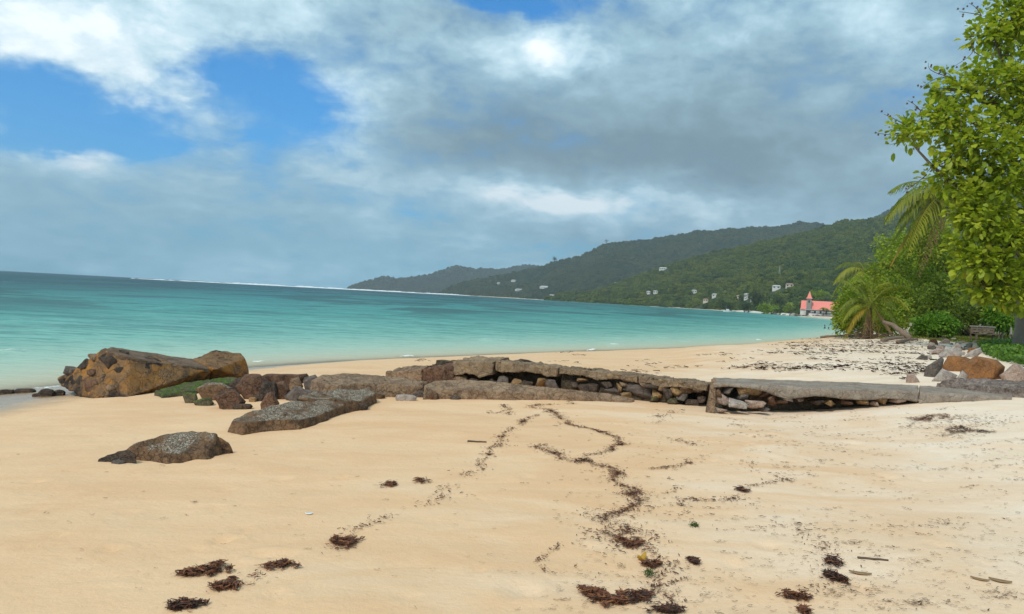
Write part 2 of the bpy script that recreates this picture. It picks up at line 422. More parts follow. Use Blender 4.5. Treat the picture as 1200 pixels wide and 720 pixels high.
MAT['greystone'] = rockmat('grey basalt stone', (.070, .056, .048), (.135, .108, .092), (.19, .15, .12), 5, .5, .3)
MAT['palestone'] = rockmat('pale grey granite', (.24, .20, .175), (.39, .335, .295), (.45, .36, .30), 5, .5, .3)
MAT['pinkstone'] = rockmat('pinkish granite', (.26, .17, .13), (.38, .27, .21), (.40, .34, .30), 5, .5, .3)
MAT['orange'] = rockmat('rust orange granite', (.17, .075, .028), (.31, .14, .05), (.23, .125, .07), 3, .6, .3)
MAT['ochrestone'] = rockmat('ochre stone', (.20, .115, .05), (.33, .20, .09), (.24, .17, .11), 5, .6, .3)
MAT['barnacle'] = rockmat('barnacled brown rock', (.10, .060, .037), (.20, .115, .062), (.25, .135, .065), 5, .8, .4, extra=barn)
MAT['algae'] = rockmat('algae covered stone', (.07, .06, .04), (.13, .11, .06), (.16, .13, .07), 5, .7, .3, extra=algae)
MAT['concrete'] = rockmat('grey stained concrete', (.22, .172, .135), (.34, .28, .225), (.25, .165, .11), 3.0, .6, .2, fine=40)
MAT['oldconcrete'] = rockmat('old sandy concrete coping', (.15, .102, .064), (.27, .19, .12), (.32, .21, .11), 2.8, .6, .35)
MAT['mortar'] = rockmat('dark mortar core', (.05, .04, .03), (.10, .075, .05), (.17, .12, .06), 6, .9, .3)
MAT['rubble'] = rockmat('broken concrete rubble', (.15, .11, .09), (.27, .21, .175), (.38, .31, .26), 7, 1, .4)

def plain(name, col, rough=.8, var=.25, sc_=6, bs=.2, spec=.3):
    m, t, out = newmat(name); p = world_pos(t); n = t.noise(p, sc_, 5, .6)
    c = t.mix(n, tuple(v * (1 - var) for v in col), tuple(min(1, v * (1 + var)) for v in col))
    principled(t, out, c, rough, t.bump(t.noise(p, sc_ * 4, 4, .6), bs, .02), spec); return m
def leafmat(name, dark, mid, light, trans=.35, yellow=None):
    m, t, out = newmat(name); tint = t.attr('tint'); p = world_pos(t)
    col = t.ramp(tint, [(0, dark), (.5, mid), (.93, light), (1, yellow or light)])
    b = t.node('ShaderNodeBsdfPrincipled'); t.put(b.inputs['Base Color'], col); b.inputs['Roughness'].default_value = .48; b.inputs['Specular IOR Level'].default_value = .35
    tr = t.node('ShaderNodeBsdfTranslucent'); t.put(tr.inputs[0], t.mix(.5, col, (1., 1., .25), 'MULTIPLY'))
    mx = t.node('ShaderNodeMixShader'); mx.inputs[0].default_value = trans
    t.l.new(b.outputs[0], mx.inputs[1]); t.l.new(tr.outputs[0], mx.inputs[2]); t.l.new(mx.outputs[0], out.inputs[0]); return m
MAT['leaf_tree'] = leafmat('broad almond leaves', (.12, .19, .012), (.32, .40, .022), (.52, .55, .05), .5, (.46, .22, .03))
MAT['leaf_bush'] = leafmat('shrub leaves', (.10, .17, .015), (.26, .35, .028), (.42, .47, .05), .45)
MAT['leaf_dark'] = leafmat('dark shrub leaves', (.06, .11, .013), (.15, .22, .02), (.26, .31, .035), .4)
MAT['leaf_lime'] = leafmat('bright creeping leaves', (.06, .15, .012), (.13, .27, .02), (.24, .38, .04), .4)
MAT['leaf_vine'] = leafmat('vine leaves', (.04, .11, .012), (.09, .19, .018), (.17, .27, .035), .35)
MAT['palm'] = leafmat('palm leaflets', (.09, .13, .012), (.21, .25, .02), (.36, .34, .04), .4)
MAT['palm_yellow'] = leafmat('yellowing palm leaflets', (.22, .19, .02), (.36, .28, .03), (.42, .22, .02), .35)
MAT['palm_dead'] = leafmat('dead palm leaflets', (.13, .075, .035), (.22, .13, .06), (.30, .19, .09), .2)
MAT['grass'] = leafmat('coastal grass', (.09, .13, .015), (.17, .20, .025), (.26, .25, .05), .3)
MAT['leaf_far'] = leafmat('distant tree leaves', (.03, .055, .014), (.06, .09, .02), (.11, .14, .03), .2)
MAT['bark'] = plain('grey bark', (.22, .18, .145), .9, .35, 5, .8)
MAT['barkdark'] = plain('brown bark', (.11, .075, .05), .9, .35, 8, .8)
MAT['driftwood'] = plain('driftwood', (.20, .145, .105), .9, .4, 8, .7)
MAT['wood'] = plain('weathered bench wood', (.19, .135, .095), .8, .3, 14, .4)
MAT['woodgrey'] = plain('silvered wood', (.30, .27, .24), .85, .3, 14, .4)
MAT['white'] = plain('white painted wall', (.62, .60, .56), .8, .1, .4, .1)
MAT['cream'] = plain('cream wall', (.60, .53, .43), .8, .1, .4, .1)
MAT['redroof'] = plain('coral red metal roof', (.78, .24, .19), .6, .14, .5, .1)
MAT['greyroof'] = plain('pale roof sheet', (.50, .50, .49), .6, .12, .5, .1)
MAT['brownroof'] = plain('brown tiled roof', (.36, .22, .16), .7, .15, .5, .1)
MAT['stonetower'] = plain('grey stone tower', (.26, .23, .20), .85, .25, 1.2, .3)
MAT['glass'] = plain('dark window', (.03, .035, .04), .2, .1, 1, 0, .5)
MAT['tinblue'] = plain('blue grey awning sheet', (.36, .43, .46), .5, .12, .6, .1)
MAT['shell'] = plain('white shell', (.75, .76, .74), .4, .08, 20, .1)
MAT['yellowleaf'] = plain('yellow fallen leaf', (.42, .24, .03), .7, .3, 40, .2)
MAT['brownleaf'] = plain('brown fallen leaf', (.30, .18, .085), .7, .3, 40, .2)
MAT['greenweed'] = plain('green weed', (.06, .10, .02), .7, .4, 60, .3)
MAT['skin'] = plain('wet dark skin', (.12, .07, .05), .5, .1, 5, .05)
MAT['swimsuit'] = plain('dark swimwear', (.02, .025, .035), .6, .1, 5, .05)
MAT['mast'] = plain('pale metal mast', (.5, .5, .5), .5, .1, 1, 0)
MAT['boat'] = plain('boat hull', (.65, .66, .66), .4, .1, 1, 0)
def weedmat():
    m, t, out = newmat('dried seaweed'); tint = t.attr('tint'); p = world_pos(t)
    col = t.ramp(tint, [(0, (.014, .010, .009)), (.4, (.062, .029, .019)), (.75, (.15, .052, .024)), (1, (.23, .09, .03))])
    principled(t, out, col, .65, None, .3); return m
MAT['weed'] = weedmat()
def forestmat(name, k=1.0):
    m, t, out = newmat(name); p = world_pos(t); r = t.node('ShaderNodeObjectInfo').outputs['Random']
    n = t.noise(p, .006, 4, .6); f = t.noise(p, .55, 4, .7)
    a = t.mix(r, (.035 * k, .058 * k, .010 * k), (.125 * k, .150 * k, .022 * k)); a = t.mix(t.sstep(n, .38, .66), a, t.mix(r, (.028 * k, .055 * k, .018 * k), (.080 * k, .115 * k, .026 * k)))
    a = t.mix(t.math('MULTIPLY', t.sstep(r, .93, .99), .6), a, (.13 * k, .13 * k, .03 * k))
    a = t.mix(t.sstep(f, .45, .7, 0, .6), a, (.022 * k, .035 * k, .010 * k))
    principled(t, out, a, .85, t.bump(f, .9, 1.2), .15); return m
MAT['forest'] = forestmat('tropical forest canopy'); MAT['forestfar_shaded'] = forestmat('distant forest canopy', .62)  # distant canopy colour is darkened to carry the cloud shadow over the middle ridge
MAT['hill'] = plain('forest floor', (.035, .048, .014), .95, .4, .02, 0)

def sandmat():
    m, t, out = newmat('coral beach sand'); p = world_pos(t); hs = t.attr('shore'); veg = t.attr('soil')
    big = t.noise(t.scale(p, (.16, .30, 1)), 1, 5, .55, .5); mid = t.noise(t.scale(p, (.7, 1.5, 1)), 1, 5, .6, .8); fine = t.noise(p, 160, 3, .7); grain = t.noise(p, 420, 2, .8); med = t.noise(p, 22, 5, .65)
    sxz = t.node('ShaderNodeSeparateXYZ'); t.put(sxz.inputs[0], p)
    damp = t.sstep(t.math('ADD', t.math('ADD', hs, t.math('MULTIPLY', sxz.outputs[0], .5)), t.math('MULTIPLY', t.math('SUBTRACT', t.math('ADD', t.math('MULTIPLY', big, .6), t.math('MULTIPLY', mid, .4)), .5), 26)), 22, 11)
    dry = t.mix(t.sstep(mid, .35, .7), (.79, .625, .47), (.84, .70, .565))
    wet = t.mix(t.sstep(mid, .3, .7), (.71, .43, .23), (.77, .51, .30))
    col = t.mix(damp, dry, wet)
    col = t.mix(t.sstep(big, .36, .7, 0, .35), col, (.74, .50, .295))
    col = t.mix(t.math('MULTIPLY', t.math('SUBTRACT', fine, .5), .9), col, (.38, .28, .19))
    pit = t.noise(p, 60, 4, .7); col = t.mix(t.sstep(pit, .58, .74, 0, .35), col, (.46, .33, .21))
    col = t.mix(t.sstep(grain, .56, .78, 0, .75), col, (.27, .20, .14))
    col = t.mix(t.sstep(grain, .40, .24, 0, .5), col, (.75, .66, .54))
    spk = t.voro(p, 34, 'F1', 'Distance'); thin = t.noise(p, 1.3, 4, .6)
    col = t.mix(t.math('MULTIPLY', t.sstep(spk, .10, .05), t.sstep(thin, .50, .66)), col, (.09, .06, .045))
    soak = t.math('MULTIPLY', t.sstep(hs, -1.2, -.1), t.sstep(t.math('ADD', t.math('SUBTRACT', hs, t.math('MULTIPLY', t.sstep(sxz.outputs[0], -4.5, -7.5), 2.0)), t.math('MULTIPLY', t.math('SUBTRACT', mid, .5), 2.2)), 2.2, .2))
    col = t.mix(t.sstep(hs, .1, -1.), col, (.66, .55, .38))
    col = t.mix(soak, col, t.mix(t.sstep(sxz.outputs[0], -4.5, -7.5), (.54, .375, .22), (.40, .27, .155)))
    col = t.mix(veg, col, t.mix(t.sstep(mid, .4, .6), (.16, .12, .06), (.11, .12, .03)))
    h = t.math('ADD', t.math('MULTIPLY', med, .7), t.math('ADD', t.math('MULTIPLY', fine, .10), t.math('MULTIPLY', t.noise(t.scale(p, (2.6, 3.6, 1)), 1, 4, .55, .2), 1.8)))
    rgh = t.mix(soak, (.93, .93, .93), (.22, .22, .22))
    principled(t, out, col, rgh, t.bump(h, .5, .022), .3); return m
MAT['sand'] = sandmat()

def seamat():
    m, t, out = newmat('lagoon water'); p = world_pos(t); off = t.attr('offshore'); foam = t.attr('foam')
    s = t.node('ShaderNodeSeparateXYZ'); t.put(s.inputs[0], p)
    lg = t.math('DIVIDE', t.math('LOGARITHM', t.math('ADD', off, 1), 10), 3.6)       # log scaled distance from the shore
    pat = t.noise(t.scale(p, (.035, .018, 1)), 1, 6, .62, .6); pat2 = t.noise(t.scale(p, (.010, .0035, 1)), 1, 6, .6, .4); pat3 = t.noise(t.scale(p, (.2, .10, 1)), 1, 4, .6, .6)
    body = t.ramp(lg, [(0, (.62, .49, .31)), (.10, (.54, .51, .36)), (.21, (.40, .54, .42)), (.31, (.22, .47, .385)), (.45, (.090, .36, .315)), (.58, (.036, .215, .215)), (.70, (.012, .085, .105)), (.84, (.006, .04, .068)), (1, (.003, .025, .055))])
    g1 = t.math('MULTIPLY', t.sstep(pat, .46, .56), t.sstep(lg, .38, .50)); g2 = t.math('MULTIPLY', t.sstep(pat2, .46, .60), t.sstep(lg, .48, .64))
    g3 = t.math('MULTIPLY', t.sstep(pat3, .56, .66), t.math('MULTIPLY', t.sstep(lg, .30, .42), .55))
    grass = t.math('MULTIPLY', t.math('MAXIMUM', t.math('MAXIMUM', g1, g3), g2), .80)
    stk = t.noise(t.scale(p, (.05, .35, 1), (0, 0, R_(-6))), 1, 5, .65, .3); stk2 = t.noise(t.scale(p, (.30, 1.1, 1), (0, 0, R_(-14))), 1, 4, .65, .3)
    body = t.mix(t.math('MULTIPLY', t.sstep(stk, .46, .62), t.sstep(lg, .26, .40, 0, .60)), body, (.030, .135, .140))
    body = t.mix(t.math('MULTIPLY', t.sstep(stk2, .48, .62), t.sstep(lg, .22, .34, 0, .50)), body, (.035, .16, .16))
    stk3 = t.noise(t.scale(p, (1.1, 3.4, 1), (0, 0, R_(-20))), 1, 4, .65, .4); body = t.mix(t.math('MULTIPLY', t.sstep(stk3, .50, .66), t.sstep(lg, .14, .26, 0, .40)), body, (.07, .20, .18))
    body = t.mix(t.math('MULTIPLY', t.sstep(stk3, .46, .32), t.sstep(lg, .14, .26, 0, .35)), body, (.42, .58, .50))
    body = t.mix(grass, body, t.mix(t.sstep(lg, .5, .75), (.040, .105, .105), (.014, .050, .060)))
    wv1 = t.noise(t.scale(p, (.9, 2.2, 1), (0, 0, R_(-28))), 1, 5, .6, .3); wv2 = t.noise(t.scale(p, (3.2, 6, 1), (0, 0, R_(-20))), 1, 4, .6, .3)
    wv3 = t.noise(t.scale(p, (.10, .32, 1), (0, 0, R_(-15))), 1, 5, .6, .3)
    h = t.math('ADD', t.math('MULTIPLY', wv1, .16), t.math('ADD', t.math('MULTIPLY', wv2, .05), t.math('MULTIPLY', wv3, .55)))
    nrm = t.bump(h, .8, 1.0)
    df = t.node('ShaderNodeBsdfDiffuse'); t.put(df.inputs[0], body)
    tp = t.node('ShaderNodeBsdfTransparent'); t.put(tp.inputs[0], (.93, .97, .95))
    al = t.math('SUBTRACT', 1, t.math('POWER', 2.718, t.math('MULTIPLY', off, -2.2)))
    mx = t.node('ShaderNodeMixShader'); t.put(mx.inputs[0], al); t.l.new(tp.outputs[0], mx.inputs[1]); t.l.new(df.outputs[0], mx.inputs[2])
    gl = t.node('ShaderNodeBsdfGlossy'); gl.inputs['Roughness'].default_value = .12; t.put(gl.inputs['Normal'], nrm)
    fr = t.node('ShaderNodeFresnel'); fr.inputs[0].default_value = 1.33; t.put(fr.inputs['Normal'], nrm)
    mg = t.node('ShaderNodeMixShader'); t.put(mg.inputs[0], t.math('MINIMUM', t.math('MULTIPLY', fr.outputs[0], .7), .24)); t.l.new(mx.outputs[0], mg.inputs[1]); t.l.new(gl.outputs[0], mg.inputs[2])
    fo = t.node('ShaderNodeBsdfDiffuse'); fo.inputs[0].default_value = (.8, .82, .8, 1)
    fn = t.noise(p, 7, 5, .7); fm = t.sstep(t.math('MULTIPLY', foam, t.math('ADD', t.math('MULTIPLY', fn, 1.6), -.1)), .42, .72)
    cap = t.math('MULTIPLY', t.sstep(t.noise(t.scale(p, (.22, .7, 1), (0, 0, R_(-12))), 1, 3, .6), .735, .76), t.sstep(lg, .55, .7))
    fm = t.math('MAXIMUM', fm, t.math('MULTIPLY', cap, .8))
    m2 = t.node('ShaderNodeMixShader'); t.put(m2.inputs[0], fm); t.l.new(mg.outputs[0], m2.inputs[1]); t.l.new(fo.outputs[0], m2.inputs[2])
    t.l.new(m2.outputs[0], out.inputs[0]); return m
MAT['sea'] = seamat()
MAT['surf'] = plain('white surf', (.80, .83, .83), .8, .08, .05, .3)

# ------------------------------------------------------------------ ground sheet, sea
def axis(core0, core1, step, lo, hi, g=1.09):
    a = list(np.arange(core0, core1, step)); s = step; v = a[-1]
    while v < hi: s = min(s * g, 260); v += s; a.append(v)
    s = step; v = a[0]; b = []
    while v > lo: s = min(s * g, 260); v -= s; b.append(v)
    return np.array(b[::-1] + a)
def sheet(xs, ys):
    X, Y = np.meshgrid(xs, ys); nx, ny = len(xs), len(ys)
    i = np.arange(nx * ny).reshape(ny, nx)
    F = np.stack([i[:-1, :-1].ravel(), i[:-1, 1:].ravel(), i[1:, 1:].ravel(), i[1:, :-1].ravel()], 1)
    return X.ravel(), Y.ravel(), F
xs = axis(-9.5, 9.5, .055, -5200, 5200); ys = axis(2.6, 17, .055, -60, 5600)
X, Y, F = sheet(xs, ys); D = shore_dist(X, Y); Z = ground(X, Y)
soil = smooth(0, 1, (X - (14 + .42 * (Y - 20))) / 3.0) * smooth(16, 22, Y); soil = np.maximum(soil, (smooth(60, 80, Y) * smooth(6, 12, D)) * (X > 20))
soil *= smooth(2, 6, D)
beach = mk('beach', np.stack([X, Y, Z], 1), F, MAT['sand'], None, True, {'shore': D, 'soil': soil}, (0, 0, 0)); tag(beach, kind='structure')
xs = axis(-22, 34, .16, -5200, 5200, 1.06); ys = axis(8, 62, .16, -60, 5600, 1.06)
X, Y, F = sheet(xs, ys); D = shore_dist(X, Y)
keep = (D < 2.5) ; Fk = F[keep[F].all(1)]
use = np.unique(Fk); rem = np.full(len(X), -1); rem[use] = np.arange(len(use)); Fk = rem[Fk]; X, Y, D = X[use], Y[use], D[use]
off = np.maximum(-D, 0); p3 = np.stack([X, Y, 0 * X], 1)
ph = off + 2.2 * fbm(p3 * .13 + 3, 3); z = np.zeros(len(X)); foam = np.zeros(len(X))
for c0, wd, am, sd_ in ((.9, .34, .07, 1), (3.4, .5, .09, 7), (7.2, .8, .08, 13)):
    mod = smooth(.16, .42, fbm(p3 * [.22, .22, 1] + sd_, 3)); q = (ph - c0) / wd
    rg = np.exp(-np.where(q > 0, q * q * .45, q * q * 1.6)) * mod; z += am * rg; foam = np.maximum(foam, np.where(np.abs(q + .55) < .9, rg, 0) * (1.25 if c0 < 4 else .7))
foam = np.maximum(foam, .9 * np.exp(-(off / .30) ** 2) * smooth(-.2, .3, fbm(p3 * .5, 2)))
near = np.exp(-np.hypot(X, Y) / 60)
z += near * (.03 * fbm(p3 * [.5, .9, 1], 3))
sea = mk('sea', np.stack([X, Y, z], 1), Fk, MAT['sea'], None, True, {'offshore': off, 'foam': foam}, (0, 0, 0)); tag(sea, kind='structure')
# surf breaking on the reef
parts = []; rn = random.Random(5)
for k in range(95):
    u = rn.random(); px = 165 + 370 * u ** .8 if k > 6 else rn.uniform(150, 240)
    yy = 1480 + 700 * (px - 160) / 380 + rn.uniform(-70, 70); xx = (px - 600) / FPX * yy
    ln = rn.uniform(14, 60) * (1.4 if px > 280 else .6); hh = rn.uniform(1.0, 3.0) * (1.2 if px > 260 else .6)
    n = 9; V = []; Fq = []
    for i in range(n):
        s = i / (n - 1); tp_ = math.sin(math.pi * s) ** .6; h_ = hh * tp_ * rn.uniform(.6, 1.1); x0 = xx + (s - .5) * ln; y0 = yy + (s - .5) * ln * .5
        V += [(x0, y0 - 5 * tp_ - .2, -.2), (x0, y0 - 1.2 * tp_, h_ * .8), (x0, y0, h_), (x0, y0 + 3 * tp_ + .2, -.2)]
        if i:
            a = (i - 1) * 4
            Fq += [[a + j, a + 4 + j, a + 5 + j, a + 1 + j] for j in range(3)]
    parts.append((np.array(V), Fq))
V, Fq = join(parts); tag(mk('surf', V, Fq, MAT['surf'], None, True), 'white line of surf breaking on the distant reef', 'surf', kind='stuff')

# ------------------------------------------------------------------ hills and forest
def interp(pts, px):
    a = np.array(pts, float); return [np.interp(px, a[:, 0], a[:, k]) for k in range(1, a.shape[1])]
HILLS = []
def hill(name, crest, base, step, rows, amp, nf, seed, back=.6):
    """crest: (px, py, depth); base: (px, depth) along the shore"""
    px = np.arange(crest[0][0], crest[-1][0] + .1, step); cy, cd = interp(crest, px); (bd,) = interp(base, px)
    ts = np.concatenate([np.linspace(0, 1, rows), 1 + np.linspace(0, back, rows // 3 + 2)[1:]])
    V = []
    for i in range(len(px)):
        c = PD(px[i], cy[i], cd[i]); b = PD(px[i], 360, bd[i])
        xy = b[:2] + (c[:2] - b[:2]) * ts[:, None]
        pr = np.where(ts <= 1, .22 * smooth(0, .12, ts) * 0 + ts ** 1.12, 1 - ((ts - 1) / back) ** 1.6 * 1.1)
        zz = max(c[2], 2) * pr
        V.append(np.column_stack([xy, zz]))
    V = np.array(V); nc, nr = V.shape[:2]; P = V.reshape(-1, 3)
    t_ = np.tile(ts, nc); env = np.clip(t_ * 1.4, 0, 1) * np.where(t_ <= 1, np.clip((1 - t_) * 3.2, .0, 1), 1)
    P[:, 2] += amp * env * fbm(np.column_stack([P[:, 0] * nf, P[:, 1] * nf * .6, np.full(len(P), seed)]), 4, .5)
    P[:, 2] += amp * .10 * fbm(P * [nf * 6, nf * 6, 0] + seed, 3) * np.clip(t_ * 3, 0, 1)
    P[t_ < .001, 2] = -1.5; P[:, 2] = np.maximum(P[:, 2], -1.5)
    i = np.arange(nc * nr).reshape(nc, nr)
    Fq = np.stack([i[:-1, :-1].ravel(), i[1:, :-1].ravel(), i[1:, 1:].ravel(), i[:-1, 1:].ravel()], 1)
    o = mk(name, P, Fq, MAT['hill'], None, True, None, (0, 0, 0)); tag(o, kind='structure'); HILLS.append((o, P, Fq)); return P, Fq
NEAR = hill('hill', [(640, 351, 1500), (690, 345, 1500), (740, 327, 1450), (794, 311, 1430), (845, 298, 1420), (890, 286, 1420), (932, 277, 1420), (970, 267, 1420), (992, 260, 1400), (1016, 260, 1380), (1060, 252, 1350), (1130, 236, 1300), (1240, 225, 1250)],
            [(640, 1440), (690, 1230), (740, 1050), (770, 985), (845, 800), (899, 640), (937, 540), (1000, 520), (1240, 500)], 4, 44, 34, .006, 3)
MID = hill('hill', [(514, 344, 2900), (530, 336, 2900), (560, 329, 2900), (600, 322, 2900), (633, 315, 2900), (650, 308, 2850), (677, 303, 2850), (710, 287, 2800), (753, 283, 2800), (800, 278, 2800), (851, 270, 2800), (908, 269, 2800), (938, 262, 2800), (962, 263, 2800), (975, 270, 2750), (1040, 300, 2750)],
           [(514, 2830), (530, 2750), (600, 2300), (647, 2050), (700, 1950), (1040, 1900)], 4, 40, 55, .004, 11)
FAR = hill('hill', [(407, 339.0, 4400), (425, 332, 4450), (450, 325, 4500), (467, 328, 4550), (500, 323, 4600), (533, 312, 4650), (553, 315.5, 4700), (587, 317, 4750), (617, 311, 4800), (633, 313, 4800), (700, 318, 4850)],
           [(407, 4370), (450, 4300), (520, 4150), (700, 4000)], 3, 26, 30, .003, 23)
MTN = hill('mountain', [(960, 300, 2650), (1000, 275, 2650), (1020, 260, 2650), (1040, 248, 2700), (1064, 239, 2750), (1100, 224, 2800), (1150, 205, 2850), (1260, 190, 2900)],
           [(960, 2300), (1260, 2200)], 4, 26, 70, .003, 31)

HOUSES = [(585, 333, 'M', 8), (602, 330, 'M', 9), (608, 341, 'M', 13), (638, 338, 'M', 17), (647, 348, 'M', 12), (662, 349, 'M', 16), (693, 343, 'N', 7), (722, 333, 'N', 6), (760, 345, 'N', 7), (768, 344.5, 'N', 8), (777, 317, 'N', 15),
          (813.5, 344, 'N', 9), (838, 349, 'N', 12), (827, 355, 'N', 9), (875, 351, 'N', 8), (883, 353, 'N', 9), (910, 340, 'N', 15), (925, 338, 'N', 14), (865, 351, 'N', 6)]
bvhs = {}
for key, (P, Fq) in (('N', NEAR), ('M', MID)): bvhs[key] = BVHTree.FromPolygons(P.tolist(), Fq.tolist())
spots = []
for (px, py, key, wpx) in HOUSES:
    d = ray(px, py); dn = Vector(d).normalized()
    hit = bvhs[key].ray_cast(Vector(EYE), dn)[0] or bvhs['N'].ray_cast(Vector(EYE), dn)[0] or bvhs['M'].ray_cast(Vector(EYE), dn)[0]
    if hit: spots.append((np.array(hit), .60 * wpx * hit.y / FPX, px, py))

def scatter(P, Fq, dens, seed, size, sidecut=None):
    """forest points on a hill; keeps clearings round and just below the houses"""
    rn = np.random.default_rng(seed); a, b, c, d = (P[Fq[:, k]] for k in range(4))
    out = []
    for q0, q1, q2 in ((a, b, c), (a, c, d)):
        ar = np.linalg.norm(np.cross((q1 - q0)[:, :], (q2 - q0)), axis=1) / 2
        n = rn.poisson(ar * dens); idx = np.repeat(np.arange(len(ar)), n); u = rn.random((len(idx), 2)); s = np.sqrt(u[:, :1]); v = u[:, 1:]
        out.append(q0[idx] * (1 - s) + q1[idx] * s * (1 - v) + q2[idx] * s * v)
    Q = np.vstack(out); Q = Q[(Q[:, 2] > 1)]
    k = np.ones(len(Q), bool)
    for h, w_, px, py in spots:
        vd = h[:2] / np.linalg.norm(h[:2]); rel = Q[:, :2] - h[:2]; al = rel @ vd; la = rel @ np.array([vd[1], -vd[0]])
        k &= ~((np.abs(la) < w_ * .5 + 3.5) & (al > -size * 4.5) & (al < w_ * .6))
    Q = Q[k]
    vis = (Q[:, 0] / Q[:, 1] * FPX + 600)
    return Q[(vis > 380) & (vis < 1260)]
def forest(name, Q, size, mat, label, seed):
    me = bpy.data.meshes.new(name); me.vertices.add(len(Q)); me.vertices.foreach_set('co', Q.ravel())
    o = bpy.data.objects.new(name, me); C.objects.link(o); tag(o, label, 'forest', kind='stuff'); me.materials.append(mat)
    g = bpy.data.node_groups.new(name, 'GeometryNodeTree'); g.interface.new_socket('Geometry', in_out='INPUT', socket_type='NodeSocketGeometry'); g.interface.new_socket('Geometry', in_out='OUTPUT', socket_type='NodeSocketGeometry')
    n = g.nodes; l = g.links; gi = n.new('NodeGroupInput'); go = n.new('NodeGroupOutput')
    jo = n.new('GeometryNodeJoinGeometry')
    for k in range(4):
        ic = n.new('GeometryNodeMeshIcoSphere'); ic.inputs['Radius'].default_value = 1; ic.inputs['Subdivisions'].default_value = 4
        po = n.new('GeometryNodeInputPosition'); nz = n.new('ShaderNodeTexNoise'); nz.inputs['Scale'].default_value = 1.9; nz.inputs['Detail'].default_value = 5; nz.inputs['Roughness'].default_value = .72
        ad = n.new('ShaderNodeVectorMath'); ad.operation = 'ADD'; l.new(po.outputs[0], ad.inputs[0]); ad.inputs[1].default_value = (k * 11.3 + seed, 2.2, 5.1); l.new(ad.outputs[0], nz.inputs['Vector'])
        sb = n.new('ShaderNodeMath'); sb.operation = 'MULTIPLY_ADD'; l.new(nz.outputs['Fac'], sb.inputs[0]); sb.inputs[1].default_value = 2.6; sb.inputs[2].default_value = -1.3 + .9
        sb.inputs[2].default_value = -.35
        ml = n.new('ShaderNodeVectorMath'); ml.operation = 'SCALE'; l.new(po.outputs[0], ml.inputs[0]); l.new(sb.outputs[0], ml.inputs['Scale'])
        sp = n.new('GeometryNodeSetPosition'); l.new(ic.outputs[0], sp.inputs[0]); l.new(ml.outputs[0], sp.inputs['Position'])
        tr = n.new('GeometryNodeTransform'); l.new(sp.outputs[0], tr.inputs[0]); tr.inputs['Scale'].default_value = (1, 1, (.7, .95, .8, 1.15)[k])
        sm = n.new('GeometryNodeSetMaterial'); sm.inputs['Material'].default_value = mat; l.new(tr.outputs[0], sm.inputs[0])
        gt = n.new('GeometryNodeGeometryToInstance'); l.new(sm.outputs[0], gt.inputs[0]); l.new(gt.outputs[0], jo.inputs[0])
    ip = n.new('GeometryNodeInstanceOnPoints'); l.new(gi.outputs[0], ip.inputs['Points']); l.new(jo.outputs[0], ip.inputs['Instance']); ip.inputs['Pick Instance'].default_value = True
    ri = n.new('FunctionNodeRandomValue'); ri.data_type = 'INT'; ri.inputs['Min'].default_value = 0; ri.inputs['Max'].default_value = 3; l.new(ri.outputs[2], ip.inputs['Instance Index'])
    rs = n.new('FunctionNodeRandomValue'); rs.data_type = 'FLOAT'; rs.inputs[2].default_value = size * .32; rs.inputs[3].default_value = size * .72; rs.inputs['Seed'].default_value = 4; l.new(rs.outputs[1], ip.inputs['Scale'])
    rr = n.new('FunctionNodeRandomValue'); rr.data_type = 'FLOAT_VECTOR'; rr.inputs[0].default_value = (-.3, -.3, 0); rr.inputs[1].default_value = (.3, .3, 6.28); rr.inputs['Seed'].default_value = 9; l.new(rr.outputs[0], ip.inputs['Rotation'])
    l.new(ip.outputs[0], go.inputs[0])
    md = o.modifiers.new('canopy', 'NODES'); md.node_group = g; return o
forest('forest', scatter(*NEAR, 1 / 42., 1, 9), 8.5, MAT['forest'], 'green forest covering the nearest hill behind the church', 1)
forest('forest', scatter(*MID, 1 / 95., 2, 13), 13, MAT['forestfar_shaded'], 'forest on the long middle ridge, cloud shadow in its colour', 2)
forest('forest', scatter(*FAR, 1 / 190., 3, 17), 17, MAT['forestfar_shaded'], 'hazy forest on the low far headland', 3)
forest('forest', scatter(*MTN, 1 / 170., 4, 15), 15, MAT['forestfar_shaded'], 'dark forest on the mountain rising behind the palm', 4)

